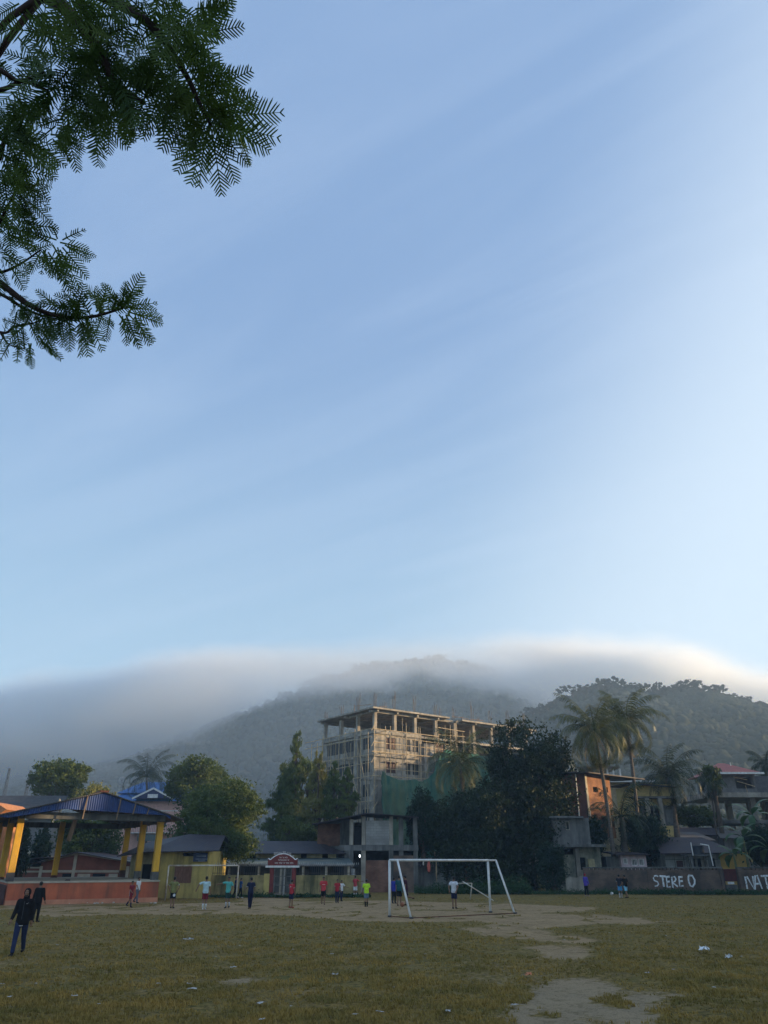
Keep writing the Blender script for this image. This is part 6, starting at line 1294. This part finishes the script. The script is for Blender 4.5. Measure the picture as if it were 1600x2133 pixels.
person('boy in pale blue shirt and maroon shorts raising his arm to the left', 425, 1895, 1826, 184, (.42, .58, .62), MR, (.6, .6, .6), sock=(.6, .62, .6), armR=(62, 6, -40), armL=(8, 4, 12), legL=(4, 2), legR=(-5, 4), stripe=((.62, .66, .66), 'trim'))
person('boy in turquoise shirt and dark green shorts pointing left', 473, 1891, 1827, -12, (.10, .40, .36), (.02, .055, .05), BK, sock=(.55, .55, .55), armL=(78, 10, 6), armR=(26, 10, -50), legL=(5, 2), legR=(-7, 6))
person('person in navy shirt behind the right post of the thin goal', 489, 1873, 1826, 90, NV, BK, BK, long_p=True, armL=(8, 10, 30), armR=(8, -5, 20), legL=(14, 8), legR=(-10, 12), Y=59.8)
person('person in blue shirt just right of the thin goal post', 500, 1872, 1829, 120, (.03, .08, .22), BK, (.5, .5, .5), long_p=True, armL=(10, 10, 20), armR=(10, -8, 10), legL=(10, 5), legR=(-8, 20), Y=60.2)
person('person in all navy tracksuit with folded arms, back to the camera', 520, 1893, 1828, 200, NV, (.015, .017, .045), (.10, .07, .04), long_p=True, armL=(14, 10, 60), armR=(14, 10, 60), legL=(9, 2), legR=(-7, 2), stripe=((.4, .4, .42), 'trim'))
person('boy in red shirt and navy shorts beside the red gate', 606, 1891, 1833, 140, RD, NV, (.3, .05, .04), armL=(8, 6, 10), armR=(8, 4, 14), legL=(3, 2), legR=(-4, 3), stripe=((.6, .5, .5), 'number'))
person('boy in bright red shirt with white chest band, legs crossing midstride', 673, 1884, 1826, 10, (.50, .05, .06), BK, (.10, .05, .03), armL=(9, 4, 8), armR=(9, -6, 10), legL=(-12, 10), legR=(12, 3), stripe=((.65, .55, .55), 'chest'))
person('boy in red shirt and long navy trousers striding', 702, 1881, 1832, 15, (.36, .03, .04), NV, BK, long_p=True, armL=(9, 5, 12), armR=(12, -5, 20), legL=(-4, 2), legR=(14, 20), stripe=((.6, .5, .5), 'number'))
person('person in white shirt half hidden behind the boy in navy trousers', 711, 1877, 1834, 40, W_, NV, BK, long_p=True, armL=(20, 6, 40), armR=(40, 10, 60), legL=(4, 2), legR=(-4, 4))
person('small child in red shirt and white shorts by the end of the mossy wall', 740, 1867, 1824, 150, (.45, .06, .07), W_, W_, sock=(.55, .55, .55), armL=(40, 30, 70), armR=(20, 20, 50), legL=(8, 4), legR=(-8, 4), Y=61.6)
person('boy in neon lime shirt and grey shorts standing with back turned', 763, 1889, 1832, 182, (.50, .80, .05), (.13, .19, .26), BK, sock=BK, armL=(10, 4, 10), armR=(10, 4, 10), legL=(4, 1), legR=(-4, 1))
person('person in royal blue jacket beside the left goal post', 821, 1882, 1828, 150, (.03, .04, .30), BK, BK, long_p=True, long_s=True, armL=(8, 6, 10), armR=(8, 4, 10), legL=(4, 2), legR=(-6, 4))
person('person in dark teal shirt and black shorts inside the goal', 832, 1887, 1824, 160, (.02, .085, .10), BK, (.10, .05, .03), armL=(8, 6, 30), armR=(8, 4, 20), legL=(6, 2), legR=(-8, 4), stripe=((.10, .3, .25), 'side'))
person('boy in dark maroon kit kicking one leg back behind the slanted leg', 846, 1886, 1824, 250, (.045, .015, .03), (.03, .012, .022), (.10, .05, .03), armL=(12, 26, 50), armR=(12, -20, 30), legL=(4, 4), legR=(-18, 62), lean=.2)
person('person in white shirt and navy shorts with hands behind back, inside the goal', 947, 1893, 1826, 155, (.62, .63, .66), NV, BK, armL=(22, -22, -40), armR=(22, -22, -40), legL=(6, 2), legR=(-6, 2), stripe=((.05, .05, .07), 'trim'))
person('person in purple and teal jacket with red cap by the brick wall', 1223, 1867, 1820, 120, (.10, .07, .38), BK, (.35, .25, .2), long_p=True, long_s=True, cap=(.30, .03, .05), armL=(9, 6, 14), armR=(9, 4, 14), legL=(6, 3), legR=(-5, 6), stripe=((.05, .35, .36), 'trim'))
person('person in black and white shirt and bright blue shorts by the wall', 1294, 1870, 1822, 150, (.03, .03, .04), (.08, .32, .60), (.55, .55, .55), armL=(12, 8, 20), armR=(8, 4, 20), legL=(5, 2), legR=(-6, 6), sock=(.5, .5, .52), stripe=((.55, .55, .55), 'trim'))
person('person in black shirt and pale blue shorts, right one of the pair by the wall', 1306, 1871, 1822, 200, BK, (.22, .50, .68), BK, armL=(10, 8, 20), armR=(10, 12, 30), legL=(12, 4), legR=(-14, 8))
# slippers on the stage edge
for i, px in enumerate((139, 142.5)):
    Ysl = 52.6; p = at(px, 1833, Ysl); o = MB().tube([(-.10, 0, .0), (0, 0, .03), (.11, 0, .02)], [.03, .045, .035], 7).build('slipper', iron); o.location = (p.x, Ysl, 1.29); tag(o, ['left', 'right'][i] + ' black slipper of the pair left on the stage edge', 'slipper', 'pair of slippers on the stage edge')
# ================================================================ overhanging feather-leaved tree at upper left
L_fern = mat('fern_leaf', (.10, .16, .03), var=.35, scale=2.5, col2=(.032, .068, .02), rough=.6, spec=.2, trans=.32)
L_fern2 = mat('fern_leaf_yellow', (.22, .26, .04), var=.3, scale=3, rough=.5, trans=.3)
m_twig = mat('twig_bark', (.045, .030, .028), var=.4, scale=8, rough=.9)
ft = thing('feather_leaf_tree', 'overhanging tree with feathery leaves filling the upper left corner', 'tree', (-6.4, 1.2, 0))
FO = Vector((-6.4, 1.2, 0)); gf = random.Random(21); FV, FFc, YV, YF_ = [], [], [], []
def pinnate(o, d, L_, nrm, yellow=False, wide=.30, droop=.35):
    """one feather-like leaf: rachis from o along d, paired narrow leaflets"""
    V, Fc = (YV, YF_) if yellow else (FV, FFc)
    d = d.normalized(); side = d.cross(nrm).normalized(); nrm = side.cross(d).normalized(); k = max(9, min(19, int(7 + L_ * 29))); pts = []; p = Vector(o); dd = d.copy()
    for i in range(k + 1): pts.append(p.copy()); dd = (dd + Vector((0, 0, -droop / k))).normalized(); p = p + dd * L_ / k
    for i in range(0, k - 1, 2):
        b = len(V); w = .0032 * (1 - i / k) + .0014; a, c = pts[i], pts[min(i + 2, k)]; V.extend([a - side * w, a + side * w, c + side * w, c - side * w]); Fc.append((b, b + 1, b + 2, b + 3))
    for i in range(2, k + 1):
        f = i / k; t = (pts[i] - pts[i - 1]).normalized(); ll = L_ * wide * (math.sin(math.pi * min(1, f * .86 + .10)) ** .55) * gf.uniform(.9, 1.08)
        if gf.random() < .07: continue
        for q in ((0, .0),):
            for sd in (-1, 1):
                c = pts[i] + t * (L_ / k * q[1]); dl = (side * sd * .86 + t * (.52 + .30 * f) + nrm * gf.uniform(-.25, .25) + t * gf.uniform(-.13, .13) + Vector((0, 0, -.10))).normalized()
                w = t * (L_ / k * .56); b = len(V); V.extend([c - w * .5, c + w * .5, c + dl * ll * .75 + w * .45, c + dl * ll, c + dl * ll * .7 - w * .5]); Fc.append((b, b + 1, b + 2, b + 3, b + 4))
def pt(px, py, d):                      # point at distance d along a pixel ray
    r = ray(px, py).normalized(); return Vector((0, 0, CAM_H)) + r * d
def branch(pts, r0, r1, name='branch'):
    P = [pt(*p) for p in pts]; n = len(P); fine = []
    for i in range(n - 1):
        for j in range(5): f = j / 5; p0, p1, p2, p3 = P[max(i - 1, 0)], P[i], P[i + 1], P[min(i + 2, n - 1)]; fine.append(.5 * ((2 * p1) + (p2 - p0) * f + (2 * p0 - 5 * p1 + 4 * p2 - p3) * f * f + (3 * p1 - p0 - 3 * p2 + p3) * f ** 3))
    fine.append(P[-1]); m = len(fine); MB().tube([p - FO for p in fine], [r0 + (r1 - r0) * i / (m - 1) for i in range(m)], 7).build(name, m_twig, ft, smooth=True); return fine
def leaf_at(px, py, d, ang, Lpx, yellow=False, depth=.0, wide=.30):
    """leaf starting at a pixel point, pointing in picture direction ang (deg, 0 right, 90 down), apparent length Lpx"""
    o = pt(px, py, d); e = pt(px + math.cos(R(ang)) * Lpx, py + math.sin(R(ang)) * Lpx, d + depth); v = e - o; view = (o - Vector((0, 0, CAM_H))).normalized()
    n = (view + Vector((gf.uniform(-.5, .5), gf.uniform(-.5, .5), gf.uniform(-.5, .5)))).normalized(); pinnate(o, v, v.length, n, yellow, wide, droop=gf.uniform(0, .35))
# main limbs, from the trunk beyond the left edge
b1 = branch([(-420, 260, 6.8), (-120, -60, 6.0), (90, -10, 5.4), (185, 75, 5.1), (240, 170, 4.9), (300, 215, 4.8)], .055, .012, 'limb')
b2 = branch([(90, -60, 5.6), (230, 0, 5.3), (300, 40, 5.1), (345, 90, 5.0), (390, 160, 4.9), (420, 225, 4.8), (440, 262, 4.75)], .035, .006, 'limb')
b3 = branch([(150, -40, 5.4), (190, 60, 5.2), (200, 140, 5.1), (215, 200, 5.0)], .025, .006)
b4 = branch([(-60, 120, 5.2), (0, 146, 5.0), (40, 168, 4.95), (95, 150, 4.9)], .020, .005)
b5 = branch([(-60, 200, 5.2), (10, 185, 5.0), (48, 170, 4.95), (100, 188, 4.9)], .016, .005)
b6 = branch([(-220, 520, 6.0), (-80, 545, 5.3), (0, 590, 5.0), (60, 635, 4.85), (120, 658, 4.75), (190, 660, 4.7), (260, 640, 4.65)], .026, .006, 'limb')
b7 = branch([(-120, 560, 5.3), (0, 612, 5.05), (55, 645, 4.9), (110, 663, 4.8), (160, 668, 4.75)], .013, .004)
b8 = branch([(-140, 600, 5.3), (-30, 570, 5.1), (10, 565, 5.0), (50, 545, 4.9), (85, 520, 4.8)], .013, .004)
b9 = branch([(-120, 360, 5.3), (-20, 350, 5.1), (10, 290, 5.0), (20, 240, 4.9)], .022, .006)
b10 = branch([(-140, 420, 5.3), (-20, 470, 5.1), (15, 430, 5.0), (30, 400, 4.9)], .014, .004)
b11 = branch([(-100, 640, 5.2), (0, 692, 5.0), (30, 680, 4.9), (65, 674, 4.85), (85, 668, 4.8)], .010, .003, 'twig')
b12 = branch([(0, 692, 5.0), (20, 718, 4.9), (55, 727, 4.8)], .006, .002, 'twig')
trunk_top = Vector(b1[0])
MB().tube([Vector((0, 0, -.2)), Vector((.1, .1, 2.2)), Vector((.15, .3, 4.2)), trunk_top - FO], [.26, .20, .15, .07], 12).build('trunk', m_bark, ft, smooth=True)
MB().tube([Vector((.12, .15, 2.6)), (Vector(b6[0]) - FO) * .5 + Vector((.0, .1, 1.3)), Vector(b6[0]) - FO], [.10, .06, .028], 8).build('limb', m_bark, ft, smooth=True)
for bb in (b2, b3, b4, b5, b9, b10, b8, b7, b11): 
    a = Vector(bb[0]); c = min([Vector(q) for q in (b1[:12] if bb in (b2, b3, b4, b5) else b6[:6])], key=lambda q: (q - a).length); MB().tube([c - FO, (a + c) / 2 - FO + Vector((0, 0, .08)), a - FO], [.02, .017, .014], 6).build('twig', m_twig, ft, smooth=True)
# hero leaves on the outline
for a in [(395,90,-50,130),(400,75,-12,105),(395,120,20,90),(410,60,-35,75),(420,215,-15,90),(400,150,5,85),(430,190,-25,100),(435,175,8,70),(445,250,-10,138),(450,262,8,130),(440,240,-28,100),(452,258,22,115),(455,268,50,95),(450,268,68,115),(440,268,80,135),(432,262,98,125),(420,258,118,110),(440,235,-5,100),(405,215,95,120),(415,225,55,110),
          (225,200,102,120),(215,195,95,100),(235,200,65,105),(250,205,50,90),(222,200,125,90),(330,180,80,100),(350,190,95,110),(330,200,110,90),(370,190,60,100),(300,210,110,75),
          (120,285,20,55),(110,290,45,55),(105,280,5,60),(118,280,62,60)]: leaf_at(a[0], a[1], gf.uniform(4.6, 5.0), a[2], a[3], depth=gf.uniform(-.1, .1))
leaf_at(500, 285, 4.7, 70, 62, True); leaf_at(275, 640, 4.7, 118, 45, True, wide=.12); leaf_at(440, -4, 4.8, 20, 40, True)
# dense mass: leaves fanning from points along the upper limbs
def fan(cx, cy, n, r, a0, a1, l0, l1, d0=4.6, d1=5.4):
    for _ in range(n):
        a = gf.uniform(a0, a1); rr = r * math.sqrt(gf.random()); b = gf.uniform(0, 360); leaf_at(cx + math.cos(R(b)) * rr, cy + math.sin(R(b)) * rr * .8, gf.uniform(d0, d1), a, gf.uniform(l0, l1), depth=gf.uniform(-.25, .25))
fan(120, 60, 14, 90, 0, 360, 70, 120); fan(250, 60, 19, 95, 0, 360, 70, 120); fan(350, 70, 14, 60, -60, 130, 70, 115); fan(190, 180, 16, 80, 0, 220, 70, 110); fan(310, 160, 18, 75, 0, 200, 70, 110)
fan(120, 170, 14, 55, 30, 300, 60, 100); fan(400, 190, 12, 45, -20, 150, 70, 110); fan(180, 230, 11, 55, 40, 160, 50, 90); fan(130, 235, 9, 40, 60, 200, 50, 90); fan(60, 40, 6, 70, 0, 360, 60, 100); fan(300, 10, 9, 90, 0, 180, 70, 110); fan(395, 40, 6, 40, -60, 60, 60, 100)
fan(20, 220, 8, 40, 0, 150, 60, 100); fan(30, 280, 11, 45, 0, 130, 60, 100); fan(50, 320, 8, 40, 0, 120, 55, 90); fan(10, 360, 8, 35, 0, 150, 55, 95); fan(25, 400, 7, 30, -30, 120, 50, 90); fan(5, 440, 3, 25, 0, 120, 45, 80); fan(15, 470, 3, 20, 0, 90, 45, 70); fan(10, 120, 3, 35, 0, 200, 50, 80)
for a in [(45,395,32,70),(60,420,38,65),(40,400,60,60),(50,465,8,70),(20,490,22,70)]: leaf_at(a[0], a[1], 4.9, a[2], a[3])
# middle spray (lower left, second cluster)
for a in [(118,500,-160,72),(120,498,-110,40),(125,505,10,62),(130,500,-30,50),(110,510,60,75),(120,515,75,90),(130,515,50,80),(135,510,30,60),(95,520,100,50),(80,515,-165,70),(90,520,70,60),(140,515,15,60),(85,525,120,50),(105,505,-150,60),(70,505,-160,60),(100,525,55,90),(125,520,62,85),(60,525,-20,50),(5,535,40,60),(0,560,60,40),(8,528,25,65)]: leaf_at(a[0], a[1], gf.uniform(4.7, 5.0), a[2], a[3])
# lowest spray
for a in [(240,632,-158,66),(245,630,-125,50),(255,630,-80,42),(258,630,-40,50),(265,640,-15,60),(262,640,5,62),(270,650,20,70),(268,655,45,75),(262,655,65,70),(255,658,80,60),(248,655,55,80),(230,655,100,55),(285,655,8,55),(280,660,60,65),(170,640,-150,60),(160,645,-120,50),(150,640,-170,70),(180,655,-160,60),(120,640,-140,55),(125,650,80,60),(200,650,-60,40),(215,650,110,50),(180,672,75,42),(170,668,60,50),(225,645,-10,60),(190,655,20,50),(160,660,160,50)]: leaf_at(a[0], a[1], gf.uniform(4.6, 4.85), a[2], a[3])
for a in [(30,640,-100,36),(35,650,100,45),(40,645,60,30),(55,675,140,55),(50,680,-160,45),(60,672,60,60),(90,690,60,58),(80,700,50,50),(60,715,80,52),(65,715,100,45),(70,660,20,30),(55,668,30,70),(85,712,35,60)]: leaf_at(a[0], a[1], gf.uniform(4.7, 4.95), a[2], a[3], wide=.26)
def along(path, f0, f1, n, l0, l1, spread=75, bend=25):
    """leaves leaving a twig in alternate directions, leaning towards its tip"""
    m = len(path)
    for i in range(n):
        f = f0 + (f1 - f0) * (i + gf.random()) / n; k = min(int(f * (m - 1)), m - 2); o = Vector(path[k]).lerp(Vector(path[k + 1]), f * (m - 1) - k); t = (Vector(path[k + 1]) - Vector(path[k])).normalized(); view = (o - Vector((0, 0, CAM_H))).normalized()
        a = R(gf.choice((-1, 1)) * gf.uniform(spread - bend, spread + bend)); d = Matrix.Rotation(a, 3, view) @ t + Vector((0, 0, -.25)) + view * gf.uniform(-.4, .4)
        n_ = (view + Vector((gf.uniform(-.8, .8), gf.uniform(-.8, .8), gf.uniform(-.8, .8)))).normalized(); pinnate(o, d, gf.uniform(l0, l1), n_, droop=gf.uniform(.1, .6))
along(b6, .45, 1, 34, .12, .24, 60, 40); along(b7, .3, 1, 10, .10, .17); along(b8, .2, 1, 12, .12, .24); along(b11, .2, 1, 9, .08, .17); along(b12, .2, 1, 6, .1, .16)
along(b1, .5, 1, 18, .2, .36); along(b2, .3, 1, 24, .2, .38); along(b3, .3, 1, 16, .2, .3); along(b9, .2, 1, 14, .18, .3); along(b10, .2, 1, 12, .15, .28)
def flush(V, Fc, m, n):
    me = bpy.data.meshes.new(n); me.from_pydata([tuple(Vector(v) - FO) for v in V], [], Fc); me.materials.append(m); link(n, me, ft)
flush(FV, FFc, L_fern, 'crown'); flush(YV, YF_, L_fern2, 'yellow_leaves')
